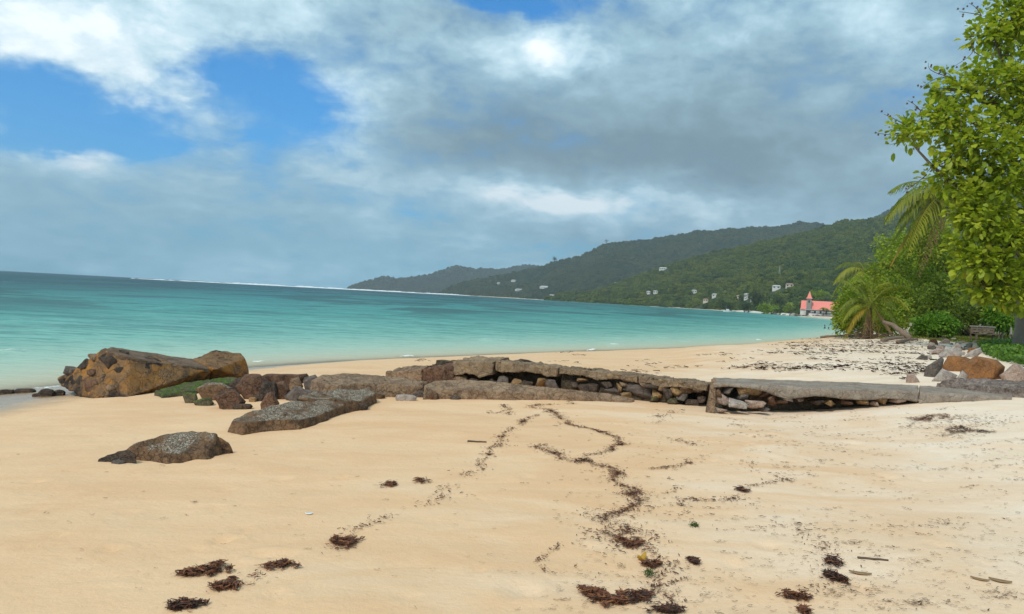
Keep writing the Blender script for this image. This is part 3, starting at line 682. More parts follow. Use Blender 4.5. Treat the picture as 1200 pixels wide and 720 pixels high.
# houses
HL = ['tiny white house highest on the far ridge slope', 'small white house right of the topmost ridge house', 'white house low on the far ridge above the water', 'broad white house midway up the long ridge slope', 'small white house near the shore under the ridge', 'cream house near the shore under the ridge',
      'small white house just left of the near hill', 'tiny white house alone in forest left of the near hill', 'left of two tiny white neighbouring houses on the near hill', 'right of two tiny white neighbouring houses on the near hill', 'long white house highest on the near hill edge',
      'white house in trees above the left shore trees', 'bright white low house above the shore trees', 'brownish cottage just above the shore trees', 'white house with tall front left of the round shore tree', 'white gabled house nearest the round shore tree', 'long pale house on the hillside above the church', 'brown roofed house on the hillside above the church', 'tiny cream cottage left of the tall fronted house']
CREAM = {5, 13, 17, 18}
for k, (h, w_, px, py) in enumerate(spots):
    h = h + [0, 0, 1.2]
    e = empty('hillside_house', h, HL[k], 'house', 'houses on the hillsides')
    wm = 'cream' if k in CREAM else 'white'; rm = 'brownroof' if k in (13, 17) else ('greyroof' if k % 3 else 'brownroof') if k in CREAM else 'greyroof'
    rz = -math.atan2(h[0], h[1]) + random.Random(k).uniform(-.5, .5); dp = max(4.5, w_ * .6); ht = 4.4 if k in (14,) else 2.7
    yb = h[2] - 3; mk('wall', *box((h[0], h[1], yb + (ht + 3) / 2), (w_, dp, ht + 3), rz), MAT[wm], e)
    ca, sa = math.cos(rz), math.sin(rz)
    def tr(x, y, z): return (h[0] + x * ca - y * sa, h[1] + x * sa + y * ca, h[2] + z)
    o_ = .5; rh = ht + dp * .22
    V = [tr(-w_ / 2 - o_, -dp / 2 - o_, ht - .1), tr(w_ / 2 + o_, -dp / 2 - o_, ht - .1), tr(w_ / 2 + o_, dp / 2 + o_, ht - .1), tr(-w_ / 2 - o_, dp / 2 + o_, ht - .1), tr(-w_ * .36, 0, rh), tr(w_ * .36, 0, rh)]
    mk('roof', V, [[0, 1, 5, 4], [1, 2, 5], [2, 3, 4, 5], [3, 0, 4], [3, 2, 1, 0]], MAT[rm], e)
    nw = max(2, int(w_ / 3.5))
    for i in range(nw):
        xx = (i + .5) / nw * w_ - w_ / 2
        mk('window', *box(tr(xx, -dp / 2 - .04, ht * .55), (w_ / nw * .42, .12, 1.3), rz), MAT['glass'], e)

# ------------------------------------------------------------------ leaves and trees
def leaves(cen, dirs, length, width, rn, droop=.3, roundish=False):
    n = len(cen); d = dirs / (np.linalg.norm(dirs, axis=1)[:, None] + 1e-9)
    s = np.cross(d, rn.normal(size=(n, 3)) * .55 + [0, 0, 1.0]); s /= np.linalg.norm(s, axis=1)[:, None] + 1e-9
    nn = np.cross(s, d); nn *= np.sign(nn[:, 2:3] + 1e-9)
    Ln = (length * rn.uniform(.42, 1.3, n))[:, None]; W = width * Ln / length
    sag = droop * Ln
    b = cen; c = cen + d * Ln * .55 + nn * Ln * .04; tip = cen + d * Ln - np.array([0, 0, 1.]) * sag
    if roundish:
        l1 = cen + d * Ln * .28 + s * W * .40 + nn * Ln * .08; r1 = l1 - s * W * .80; l2 = cen + d * Ln * .72 + s * W * .46 + nn * Ln * .07; r2 = l2 - s * W * .92
        l2[:, 2:] -= sag * .45; r2[:, 2:] -= sag * .45
        V = np.stack([b, l1, l2, tip, r2, r1, c], 1).reshape(-1, 3); k = np.arange(n)[:, None] * 7
        return V, np.concatenate([k + [i, (i + 1) % 6, 6] for i in range(6)], 0)
    l_ = c + s * W * .5 + nn * Ln * .10; r_ = c - s * W * .5 + nn * Ln * .10
    V = np.stack([b, l_, c, r_, tip], 1).reshape(-1, 3)
    k = np.arange(n)[:, None] * 5
    F_ = np.concatenate([k + [0, 1, 2], k + [0, 2, 3], k + [1, 4, 2], k + [2, 4, 3]], 0)
    return V, F_
def crown_pts(blobs, nclump, per, rc, rn, shell=.45):
    """leaf anchor points: clumps spread through ellipsoids"""
    bl = np.array([b[:6] for b in blobs], float); vol = bl[:, 3] * bl[:, 4] * bl[:, 5]; wgt = vol ** .75; wgt /= wgt.sum()
    i = rn.choice(len(bl), nclump, p=wgt); u = rn.normal(size=(nclump, 3)); u /= np.linalg.norm(u, axis=1)[:, None]
    r = rn.random(nclump) ** shell; cc = bl[i, :3] + u * r[:, None] * bl[i, 3:6]
    tone = rn.random(nclump)
    m = rn.poisson(per, nclump) + 2; j = np.repeat(np.arange(nclump), m); v = rn.normal(size=(len(j), 3))
    v /= np.linalg.norm(v, axis=1)[:, None]; P = cc[j] + v * (rc * rn.random((len(j), 1)) ** .5)
    out = v + u[j] * .5 + [0, 0, .25]
    return P, out, np.clip(.55 * tone[j] + .45 * rn.random(len(j)), 0, 1), cc
def leafy(name, blobs, nclump, per, rc, ll, lw, mat, seed, parent=None, droop=.3, shell=.45, roundish=False):
    rn = np.random.default_rng(seed); P, d, tn, cc = crown_pts(blobs, nclump, per, rc, rn, shell)
    zz = ground(P[:, 0], P[:, 1], False); k = P[:, 2] > zz + .03; P, d, tn = P[k], d[k], tn[k]
    V, F_ = leaves(P, d, ll, lw, rn, droop, roundish); o = mk(name, V, F_, mat, parent, False, {'tint': np.repeat(tn, 7 if roundish else 5)}); return o, cc
def curve(a, b, n, bend, rn):
    a = np.array(a, float); b = np.array(b, float); t = np.linspace(0, 1, n)[:, None]; off = rn.normal(size=3) * bend * np.linalg.norm(b - a)
    return a + (b - a) * t + off * np.sin(t * math.pi)
def branches(root, tips, r0, rn, r1=.012, bend=.09, n=7):
    return join([tube(curve(root, t, n, bend, rn), np.linspace(r0, r1, n), 5) for t in tips])
def bl(px, py, depth, rpx, rpy, rd=None):
    c = PD(px, py, depth); k = depth / FPX; return (*c, rpx * k, rd or rpx * k, rpy * k)

# emergent trees and separate shore trees, far away
def far_tree(name, px, py_base, depth, wpx, hpx, label, seed, mat='leaf_far', z0=None, group=None, trunk=.35):
    k = depth / FPX; b = PD(px, py_base, depth)
    e = empty(name, b, label, 'tree', group); H = hpx * k; W = wpx * k; rn = np.random.default_rng(seed)
    bs = [(b[0] + rn.normal() * W * .16, b[1] + rn.normal() * W * .15, b[2] + H * (trunk + (1 - trunk) * rn.uniform(.25, .72)), W * rn.uniform(.24, .36), W * .3, H * (1 - trunk) * rn.uniform(.25, .36)) for _ in range(7)]
    leafy('crown', bs, int(70 + wpx * 7), 9, W * .07, max(.5, W * .055), max(.4, W * .045), MAT[mat], seed, e, .2)
    mk('trunk', *tube([b - [0, 0, 1], b + [0, 0, H * .45], b + [W * .05, 0, H * .75]], [W * .035, W * .025, W * .01], 6), MAT['barkdark'], e)
far_tree('ridge_tree', 650, 311, 2840, 7, 11, 'lone tall tree breaking the ridge skyline at its low left end', 71)
far_tree('ridge_tree', 711, 290, 2790, 5, 10, 'spindly tall tree on the ridge skyline where it levels', 72, trunk=.5)
ST = [(895, 371, 560, 24, 17, 'leaf_bush', 'rounded bright green tree at the water left of the church'), (912, 369, 575, 20, 26, 'leaf_far', 'tall dark tree just left of the church gable'), (922, 370, 570, 14, 18, 'leaf_bush', 'yellowish green tree beside the church gable'),
      (872, 368, 640, 20, 15, 'leaf_far', 'dark low tree behind the white strip of beach'), (852, 366, 690, 22, 15, 'leaf_far', 'broad dark tree on the shore above the small boat'), (958, 354, 620, 26, 14, 'leaf_bush', 'light green tree behind the church roof'), (885, 360, 650, 26, 22, 'leaf_far', 'big dark tree behind the rounded shore tree')]
for i, (px, py, d_, w_, h_, m_, lb) in enumerate(ST): far_tree('shore_tree', px, py, d_, w_, h_, lb, 80 + i, m_, trunk=.12)
# strip of white beach and rocks by the church: separate low terrain lip
def lip(name, pts, mat, label=None):
    V = []
    for px, d0, z0, w_ in pts:
        a = PZ(px, 0, 0) if False else None
        r = ray(px, 360); b = EYE + r * d0; V += [(b[0], b[1], -.3), (b[0] + r[0] * w_ * .2, b[1] + w_ * .2, z0), (b[0] + r[0] * w_, b[1] + w_, z0 + .6)]
    Fq = []
    for i in range(len(pts) - 1):
        a = i * 3; Fq += [[a, a + 3, a + 4, a + 1], [a + 1, a + 4, a + 5, a + 2]]
    o = mk(name, V, Fq, mat, None, True); tag(o, kind='structure')
MAT['whitesand'] = plain('distant white sand', (.66, .61, .52), .9, .1, .05, 0)
lip('distant_beach', [(858, 700, .3, 12), (872, 660, 1.1, 16), (884, 620, 1.1, 16), (895, 585, .5, 12)], MAT['whitesand'])
lip('distant_beach', [(911, 530, .3, 8), (919, 512, .9, 10), (927, 500, .6, 8)], MAT['whitesand'])
rn = random.Random(12)
for i in range(34):
    px = 903 + (1003 - 903) * i / 33 + rn.uniform(-1, 1); dd = float(np.interp(px, [903, 930, 1003], [545, 492, 478])) + rn.uniform(-2, 3)
    b = PD(px, 360, dd); b[2] = rn.uniform(.1, .5); s = rn.uniform(1.6, 3.4)
    o = mk('shore_rock', *finish(refine(*hull(stone_pts(b, (s * 1.4, s, s * .95), rn.random() * 3, i, 14)), 1.2), .12, .8, i, 0), MAT['greystone' if i % 3 else 'palestone'])
    tag(o, 'grey boulder in the low sea wall of rocks under the church', 'rock', 'rocks of the church sea wall')

# church
cb = PD(937.5, 369, 497); cb[2] = 1.2; rz = R_(-24)
ce = empty('church', cb, 'white church with coral red roof and pointed stone steeple across the bay', 'church')
ca, sa = math.cos(rz), math.sin(rz)
def ct(x, y, z): return (cb[0] + x * ca - y * sa, cb[1] + x * sa + y * ca, cb[2] + z)
LN, WD, EV, RG = 34, 10, 4.2, 9.0
V = [ct(0, 0, -2), ct(LN, 0, -2), ct(LN, WD, -2), ct(0, WD, -2), ct(0, 0, EV), ct(LN, 0, EV), ct(LN, WD, EV), ct(0, WD, EV), ct(0, WD / 2, RG - .25), ct(LN, WD / 2, RG - .25)]
mk('wall', V, [[0, 1, 5, 4], [2, 3, 7, 6], [0, 4, 8, 7, 3], [1, 2, 6, 9, 5], [3, 2, 1, 0]], MAT['white'], ce)
def roofslab(y0, z0, y1, z1):
    return [ct(.15, y0, z0), ct(LN + .6, y0, z0), ct(LN + .6, y1, z1), ct(.15, y1, z1), ct(.15, y0, z0 + .25), ct(LN + .6, y0, z0 + .25), ct(LN + .6, y1, z1 + .25), ct(.15, y1, z1 + .25)]
BF = [[3, 2, 1, 0], [4, 5, 6, 7], [0, 1, 5, 4], [1, 2, 6, 5], [2, 3, 7, 6], [3, 0, 4, 7]]
mk('roof', roofslab(-.9, EV - .78, WD / 2, RG), BF, MAT['redroof'], ce); mk('roof', roofslab(WD / 2, RG, WD + .9, EV - .78), BF, MAT['redroof'], ce)
tw = mk('tower', *join([box(ct(5.2, -.6, 4.1), (3.0, 3.0, 12.2), rz), box(ct(5.2, -.6, 10.3), (3.4, 3.4, .35), rz)]), MAT['stonetower'], ce)
sp = []
for zz, r in ((10.5, 2.1), (11.3, 1.35), (15.2, .12)):
    sp += [ct(5.2 + a * r, -.6 + b * r, zz) for a, b in ((-1, -1), (1, -1), (1, 1), (-1, 1))]
mk('spire', sp, [[0, 1, 5, 4], [1, 2, 6, 5], [2, 3, 7, 6], [3, 0, 4, 7], [4, 5, 9, 8], [5, 6, 10, 9], [6, 7, 11, 10], [7, 4, 8, 11], [8, 9, 10, 11], [3, 2, 1, 0]], MAT['redroof'], tw)
for zz in (8.6,): mk('window', *box(ct(5.2, -2.12, zz), (.9, .1, 1.6), rz), MAT['glass'], tw)
for i in range(7): mk('window', *box(ct(9 + i * 3.4, -.03, 2.3), (1.1, .14, 2.0), rz), MAT['glass'], ce)
mk('gable_window', *box(ct(-.04, WD / 2, 5.2), (.12, 1.4, 1.8), rz), MAT['glass'], ce); mk('door', *box(ct(-.04, WD / 2, 1.0), (.14, 2, 2.8), rz), MAT['wood'], ce)
mk('porch_roof', *box(ct(12, -3.4, 3.0), (19, 5.0, .22), rz, -.12), MAT['tinblue'], ce)
for i in range(6): mk('porch_post', *box(ct(3.4 + i * 3.5, -5.5, .8), (.3, .3, 4), rz), MAT['white'], ce)
mk('porch_wall', *box(ct(13.5, -5.2, -.1), (16, .3, 2.2), rz), MAT['white'], ce)
def small_palm(px, dd, h, lb, seed):
    b = PD(px, 360, dd); b[2] = 1.0; e = empty('distant_palm', b, lb, 'palm'); rn = np.random.default_rng(seed)
    top = b + [rn.normal() * .6, 0, h]; mk('trunk', *tube(curve(b - [0, 0, .5], top, 6, .05, rn), np.linspace(.22, .13, 6), 6), MAT['barkdark'], e)
    for k in range(11):
        th = k / 11 * 6.28 + rn.uniform(-.2, .2); L = rn.uniform(2.4, 3.4); u = np.linspace(0, 1, 6)[:, None]; hd = np.array([math.cos(th), math.sin(th), 0])
        pts = top + hd * L * u + np.array([0, 0, 1]) * (rn.uniform(.4, 1.6) * u - 2.6 * u * u); sdv = np.array([-hd[1], hd[0], -.5])
        wv_ = np.sin(np.clip(u * .9 + .1, 0, 1) * math.pi) * .65; V = np.vstack([pts + sdv * wv_, pts, pts + sdv * [-1, -1, 1] * wv_])
        Fq = [[i, i + 1, i + 7, i + 6] for i in range(5)] + [[i + 6, i + 7, i + 13, i + 12] for i in range(5)]
        mk('frond', V, Fq, MAT['palm'], e, False, {'tint': np.full(18, rn.random())})
small_palm(927, 508, 7.5, 'yellowish palm standing left of the church gable', 5)
small_palm(964, 484, 5.2, 'left of two short palms before the church wall', 6); small_palm(968.5, 484, 4.8, 'right of two short palms before the church wall', 7)
# mast on the hill, small boat, swimmers
hit = bvhs['N'].ray_cast(Vector(EYE), Vector(ray(913, 327)).normalized())[0]
if hit:
    b = np.array(hit); e = empty('radio_mast', b, 'thin pale mast standing in the hillside forest above the church', 'mast')
    for sx_, sy_ in ((-1, -1), (1, -1), (0, 1)): mk('leg', *tube([b + [sx_ * 1.3, sy_ * 1.1, -3], b + [sx_ * .25, sy_ * .2, 15]], [.10, .06], 5), MAT['mast'], e)
    mk('bracing', *join([tube([b + [-1.3 * (1 - i / 9), -1.1 * (1 - i / 9), i * 2], b + [1.3 * (1 - (i + 1) / 9), -1.1 * (1 - (i + 1) / 9), i * 2 + 2]], [.05, .05], 4) for i in range(7)]), MAT['mast'], e)
b = PD(852, 360, 560); b[2] = 0
e = empty('small_boat', b, 'small white boat with upright mast moored off the far shore', 'boat')
st = [(-2.6, .1, .25), (-1.8, .75, .05), (0, 1.0, 0), (1.8, .95, .05), (2.5, .85, .15)]
V = []; Fq = []
for x_, w_, z_ in st: V += [b + [x_, -w_, .95], b + [x_, -w_ * .7, z_ - .2], b + [x_, w_ * .7, z_ - .2], b + [x_, w_, .95]]
for i in range(4):
    a = i * 4; Fq += [[a + j, a + 4 + j, a + 5 + j, a + 1 + j] for j in range(3)] + [[a + 3, a + 7, a + 4, a]]
Fq += [[0, 1, 2, 3], [19, 18, 17, 16]]
mk('hull', V, Fq, MAT['boat'], e); mk('cabin', *join([box(b + [.5, 0, 1.5], (1.8, 1.3, 1.1)), box(b + [.5, 0, 2.1], (2.1, 1.5, .1))]), MAT['boat'], e); mk('mast', *tube([b + [-.6, 0, .9], b + [-.6, 0, 4.4]], [.06, .04], 5), MAT['mast'], e)
def swimmer(px, py, facing, hgt, lb, seed):
    b = PZ(px, py, 0.0); e = bpy.data.meshes.new('person')
    f = np.array([math.cos(facing), math.sin(facing), 0]); s = np.array([-f[1], f[0], 0])
    J = [((0, 0, -.62), .13), ((0, 0, -.30), .145), ((0, 0, .02), .16), ((0, 0, .24), .15), ((0, 0, .36), .065), ((.01, 0, .44), .07), ((.02, 0, .54), .10), ((.01, 0, .63), .075),
         ((0, .2, .25), .07), ((.06, .27, .02), .05), ((.22, .22, -.12), .04), ((0, -.2, .25), .07), ((.05, -.28, .02), .05), ((.20, -.24, -.14), .04), ((0, .1, -.95), .09), ((.02, .1, -1.35), .06), ((0, -.1, -.95), .09), ((.02, -.1, -1.35), .06)]
    E = [(0, 1), (1, 2), (2, 3), (3, 4), (4, 5), (5, 6), (6, 7), (3, 8), (8, 9), (9, 10), (3, 11), (11, 12), (12, 13), (0, 14), (14, 15), (0, 16), (16, 17)]
    e.from_pydata([tuple((f * q[0] + s * q[1] + np.array([0, 0, q[2] + hgt]))) for q, _ in J], E, []); e.materials.append(MAT['skin'])
    o = bpy.data.objects.new('person', e); C.objects.link(o); o.location = b
    md = o.modifiers.new('skin', 'SKIN'); e.skin_vertices[0].data if e.skin_vertices else None
    if not e.skin_vertices: bpy.context.view_layer.objects.active = o
    sv_ = e.skin_vertices[0].data if e.skin_vertices else None
    if sv_ is not None:
        for i, (_, r) in enumerate(J): sv_[i].radius = (r, r)
        sv_[0].use_root = True
    ss = o.modifiers.new('sub', 'SUBSURF'); ss.levels = 1; ss.render_levels = 1; tag(o, lb, 'person', 'swimmers off the beach')
    hc = b + f * .01 + [0, 0, hgt + .60]; mk('hair', *rock_mesh(stone_pts(hc, (.22, .2, .17), 0, seed, 24), .05, .004, 9, seed), MAT['swimsuit'], o)
swimmer(966.5, 385.2, 2.4, -.02, 'left of two dark bathers standing waist deep near the shrubs', 3)
swimmer(971, 386.2, 1.2, -.28, 'right bather, lower in the water beside the shrubs', 4)

# ------------------------------------------------------------------ ruined sea wall, slabs, rocks
def on_face(bv, px, py, fallback):
    h_ = bv.ray_cast(Vector(EYE), Vector(ray(px, py)).normalized())[0]
    return float((np.array(h_) - EYE) @ fw) if h_ else fallback
def thing_rock(name, vf, mat, label, cat='rock', group=None, smooth_=True):
    o = mk(name, vf[0], vf[1], MAT[mat], None, smooth_); return tag(o, label, cat, group)
def part_rock(name, vf, mat, parent, smooth_=True): return mk(name, vf[0], vf[1], MAT[mat], parent, smooth_)

# the big tilted block at the water's edge
g0 = GH(110, 468); gl_ = GH(70, 450)
dF = float((g0 - EYE) @ fw)
be = empty('masonry_block', g0, 'large tilted masonry block with orange stained front at the water edge', 'masonry block')
main = [PD(107, 470, dF), PD(72, 453, dF + .9), PD(68, 444, dF + 1.2), PD(121, 410, dF + .55), PD(130, 407, dF + 1.1), PD(150, 420, dF + .55), PD(150, 466, dF + .1), PD(247, 433, dF + 2.0), PD(226, 421, dF + 2.7), PD(245, 448, dF + 2.5), PD(200, 456, dF + 1.7), PD(80, 440, dF + 2.0), PD(215, 450, dF + 3.0)]
def blockmesh(pts, seed, L=.07, amp=.05, freq=3.6, ridge=.7):
    pts = np.array(pts); z = pts[:, 2] < .35; pts[z, 2] -= .18
    return rock_mesh(pts, L, amp, freq, seed, 0, ridge)
bm_ = blockmesh(main, 3); bvb = BVHTree.FromPolygons(bm_[0].tolist(), bm_[1].tolist()); part_rock('body', bm_, 'block', be)
side = [PD(226, 421, dF + 2.6), PD(253, 409.5, dF + 3.3), PD(281, 414, dF + 3.4), PD(288, 420, dF + 3.1), PD(252, 433, dF + 2.1), PD(293, 443, dF + 3.2), PD(250, 448, dF + 2.6), PD(225, 446, dF + 2.6), PD(260, 425, dF + 4.2), PD(285, 436, dF + 4.2), PD(230, 440, dF + 3.6)]
part_rock('body', blockmesh(side, 5), 'block', be)
# slab skin along the top and faced stones on the tilted left face
def on_line(a, b, t): return a + (b - a) * t
top = [PD(122, 410, dF + .50), PD(150, 418.5, dF + .52), PD(200, 427, dF + 1.25), PD(246, 432, dF + 1.95), PD(224, 420.5, dF + 2.65), PD(175, 413, dF + 1.8), PD(131, 406.5, dF + 1.1)]
bot = [p - [0, 0, .10] for p in top]; part_rock('top_slab', slab_mesh(top, bot, .09, .025, 3, 8), 'blocktop', be)
FS = [(125, 426, 20, 17), (111, 420, 14, 11), (100, 428, 17, 13), (84, 436, 20, 13), (108, 453, 18, 16), (96, 447, 14, 12), (120, 443, 13, 12), (76, 446, 12, 9), (143, 415, 13, 10), (110, 437, 13, 9), (92, 457, 12, 8), (131, 455, 14, 12), (140, 435, 12, 11)]
for i, (px, py, w_, h_) in enumerate(FS):
    fr_ = (px - 68) / 85; dd = dF + .95 - .9 * fr_ + (466 - py) / 56 * .55 - .02
    dd = on_face(bvb, px, py, dd) + .05; k = dd / FPX; c = PD(px, py, dd)
    part_rock('stone', rock_mesh(stone_pts(c, (w_ * k * 1.2, .22, h_ * k * 1.2), R_(-30), 60 + i, 13), .06, .02, 6, i, 0), ['darkrock', 'brown', 'darkrock', 'greystone', 'redrock'][i % 5], be)

# algae slab lying in front of the block
thing_rock('algae_slab', top_slab([(182, 458, .08), (205, 451, .12), (227, 447, .12), (262, 442, .12), (291, 441, .10), (288, 446, .07), (250, 452, .07), (236, 457, .05), (213, 459, .07), (190, 463, .05)], None, .05, .15, .05, .05, 5, 4, 1, .5), 'algae', 'flat green algae covered slab lying against the big block', 'slab')
# rubble stones between the block and the fallen beam
RB = [(223, 465, 18, 12, 'algae', 'mossy green stone, leftmost of the rubble heap'), (239, 471, 21, 8, 'algae', 'low green stained stone at the front left of the rubble heap'), (252, 458, 38, 17, 'barnacle', 'broad yellow brown stone at the back left of the rubble heap'),
      (270, 467, 30, 19, 'redrock', 'red brown block leaning at the front of the rubble heap'), (283, 476, 21, 7, 'darkrock', 'flat dark stone on the sand before the rubble heap'), (298, 453, 36, 24, 'redrock', 'large red brown rock in the middle of the rubble heap'),
      (315, 457, 20, 19, 'darkrock', 'dark rock right of the middle of the rubble heap'), (327, 458, 23, 24, 'redrock', 'upright reddish rock near the right of the rubble heap'), (315, 471, 19, 18, 'redrock', 'small reddish rock in front of the upright one'),
      (334, 443, 48, 14, 'redrock', 'long red brown slab topping the back of the rubble heap'), (347, 452, 15, 17, 'brown', 'small upright brown stone beside the fallen beam'), (348, 462, 26, 14, 'greystone', 'grey stone between the rubble heap and the barnacled slab'),
      (367, 451, 24, 20, 'greystone', 'grey stone wedged at the left end of the fallen beam'), (361, 463, 30, 11, 'greystone', 'flat grey stone under the left end of the fallen beam'), (303, 466, 12, 7, 'darkrock', 'small dark pebble in the gap of the rubble heap'),
      (280, 452, 22, 16, 'darkrock', 'dark stone at the back of the rubble heap'), (264, 476, 13, 5, 'barnacle', 'small brown stone lying before the green one'), (296, 468, 9, 5, 'ochrestone', 'small ochre stone in front of the rubble heap')]
for i, (px, py, w_, h_, m_, lb) in enumerate(RB):
    rn = random.Random(200 + i); n = 6; w_ *= 1.25; h_ *= 1.25
    o = [(px + w_ / 2 * math.cos(a) * rn.uniform(.85, 1.1), py - h_ / 2 * math.sin(a) * rn.uniform(.8, 1.1)) for a in [k / n * 6.283 + rn.uniform(-.4, .4) for k in range(n)]]
    thing_rock('rubble_rock', sil_rock(o, None, None, None, 300 + i, 0, .12, base=max(py + h_ / 2, 462 if py < 460 else 0) if py < 458 else None), m_, lb, 'rock', 'rubble heap by the fallen beam')
LR = [(8, 459, 22, 6, 'darkrock', 'low dark rock at the left edge of the picture'), (30, 458, 26, 7, 'darkrock', 'second dark rock from the left edge in the wash'), (55, 460, 20, 10, 'darkrock', 'dark rock just left of the big block'), (64, 448, 16, 5, 'greystone', 'grey rock in the water behind the block corner'), (70, 460, 16, 8, 'darkrock', 'dark rock touching the foot of the big block'), (44, 463, 14, 5, 'darkrock', 'small dark rock in front of the left wash rocks')]
for i, (px, py, w_, h_, m_, lb) in enumerate(LR):
    rn = random.Random(400 + i); n = 8
    o = [(px + w_ / 2 * math.cos(a) * rn.uniform(.85, 1.1), py - h_ / 2 * math.sin(a) * rn.uniform(.75, 1.1)) for a in [k / n * 6.283 for k in range(n)]]
    thing_rock('wash_rock', sil_rock(o, None, None, None, 420 + i, 0, .15), m_, lb, 'rock', 'dark rocks in the wash')

# barnacled slabs on the sand
thing_rock('barnacled_slab', top_slab([(148, 526, .10), (166, 516, .19), (195, 508, .23), (222, 504, .24), (252, 508.5, .21), (268, 518, .12), (264, 524, .06), (243, 529, .08), (200, 532, .09), (172, 530, .08)], None, .09, .12, .035, .04, 4.5, 12, 1, .3), 'barnacle', 'turtle shaped barnacled slab lying alone on the sand', 'slab')
thing_rock('flat_stone', top_slab([(114, 537.5, .03), (130, 532, .08), (150, 525, .15), (160, 532, .10), (145, 538, .04)], None, .02, .08, .04, .02, 8, 13, 1), 'darkrock', 'thin dark rock tail at the left of the turtle shaped slab', 'rock')
thing_rock('flat_stone', top_slab([(130, 540, .03), (139, 537.5, .04), (148, 540, .03), (140, 542.5, .02)], None, .01, .08, .03, .01, 8, 14, 1), 'greystone', 'small flat grey stone at the foot of the turtle shaped slab', 'rock')
thing_rock('barnacled_slab', top_slab([(272, 491, .15), (292, 482, .20), (317, 475, .23), (345, 470, .22), (395, 468.5, .18), (404, 474, .12), (378, 485, .11), (352, 492, .12), (318, 491, .14), (287, 496, .13)], None, .07, .14, .04, .05, 4, 15, 1, .4), 'barnacle', 'long barnacled slab with a reddish broken front edge', 'slab')
thing_rock('barnacled_slab', top_slab([(347, 467, .24), (368, 459, .26), (400, 456, .24), (433, 455, .20), (439, 462, .14), (425, 470, .12), (404, 470.5, .16), (394, 467.5, .20)], None, .08, .14, .04, .05, 4, 16, 1, .4), 'barnacle', 'rear barnacled slab tucked under the fallen beam', 'slab')
for i, (px, py, w_, h_, m_, lb) in enumerate([(282, 497, 19, 17, 'redrock', 'red rock under the front corner of the long barnacled slab'), (327, 497, 15, 12, 'redrock', 'small red rock under the middle of the long barnacled slab'), (342, 499, 22, 8, 'redrock', 'flat red rock under the right of the long barnacled slab'), (420, 476, 26, 9, 'darkrock', 'dark rock at the right foot of the rear barnacled slab')]):
    rn = random.Random(500 + i); n = 8; o = [(px + w_ / 2 * math.cos(a) * rn.uniform(.85, 1.1), py - h_ / 2 * math.sin(a) * rn.uniform(.8, 1.1)) for a in [k / n * 6.283 for k in range(n)]]
    thing_rock('broken_rock', sil_rock(o, .25, None, None, 520 + i, 0, .1), m_, lb, 'rock')

# fallen beams in front of the wall
thing_rock('fallen_beam', top_slab([(364, 446, .26), (377, 439, .34), (402, 437, .34), (450, 440, .31), (486, 443.5, .27), (502, 447, .24), (490, 450, .20), (497, 452.5, .18), (455, 450, .22), (420, 449.5, .24), (396, 451, .25), (380, 450, .25)], None, .03, .12, .045, .030, 4.0, 21, 1, .8), 'brown', 'left brown fallen concrete beam with a stepped broken end', 'concrete beam')
thing_rock('fallen_beam', top_slab([(497, 451, .22), (510, 446, .26), (545, 444.5, .28), (600, 449, .25), (660, 455.5, .20), (710, 461, .13), (744, 467, .05), (740, 470, .03), (690, 466, .07), (620, 461, .12), (560, 457.5, .15), (512, 457, .14), (498, 455, .18)], None, .03, .12, .045, .022, 4.0, 22, 1, .8), 'brown', 'long brown fallen beam tapering into the sand before the wall', 'concrete beam')
for i, (px, py, w_, h_, m_, lb) in enumerate([(462, 460, 40, 12, 'brown', 'crumbled concrete lump between the two fallen beams'), (492, 462, 18, 9, 'greystone', 'grey stone at the joint of the two fallen beams'), (440, 464, 24, 8, 'barnacle', 'mottled stone at the foot of the left fallen beam'), (475, 466, 26, 8, 'palestone', 'pale whitish stone under the joint of the fallen beams'), (533, 466, 14, 5, 'greystone', 'small grey stone at the foot of the long beam'), (508, 464, 12, 9, 'redrock', 'small red stone at the foot of the long beam')]):
    rn = random.Random(540 + i); n = 8; o = [(px + w_ / 2 * math.cos(a) * rn.uniform(.85, 1.1), py - h_ / 2 * math.sin(a) * rn.uniform(.8, 1.1)) for a in [k / n * 6.283 for k in range(n)]]
    thing_rock('rubble_rock', sil_rock(o, .25, None, None, 560 + i, 0, .1), m_, lb, 'rock')

# standing wall: coping slabs over rubble stones
wa = np.array([3.16, 12.15]); wb = np.array([-.62, 13.95])          # front line, right to left
wd = (wb - wa) / np.linalg.norm(wb - wa); wn = np.array([wd[1], -wd[0]])
if wn[1] < 0: wn = -wn
we = empty('ruined_wall', (wa[0], wa[1], gz(*wa)), 'ruined low sea wall of rubble stones under cracked brown coping', 'wall')
def wpt(px, back=0., z=0.):                                         # point on the wall front line under a photo column
    r = ray(px, 440); A = np.array([[r[0], -wd[0]], [r[1], -wd[1]]]); t, s = np.linalg.solve(A, wa - EYE[:2])
    p = wa + wd * s + wn * back; return np.array([p[0], p[1], z])
def coping(px0, px1, z0, z1, th, seed, tilt=0., dep=.58, mat='oldconcrete', amp=.028):
    a, b = wpt(px0), wpt(px1); top = []; n = max(3, int(np.linalg.norm(b - a) / .3))
    rn = random.Random(seed)
    for i in range(n + 1):
        t = i / n; p = a + (b - a) * t; top.append([p[0], p[1] - rn.uniform(0, .04), z0 + (z1 - z0) * t - tilt])
    for i in range(n, -1, -1):
        t = i / n; p = a + (b - a) * t; top.append([p[0] + wn[0] * dep, p[1] + wn[1] * dep, z0 + (z1 - z0) * t + tilt])
    bot = [[p[0], p[1], p[2] - th * rn.uniform(.75, 1.25)] for p in top]
    return slab_mesh(top, bot, .042, amp * 1.9, 5.5, seed, 1, .9)
part_rock('coping_slab', coping(655, 748, 1.31, 1.30, .12, 31), 'oldconcrete', we)
part_rock('coping_slab', coping(749, 829, 1.30, 1.27, .12, 32), 'oldconcrete', we)
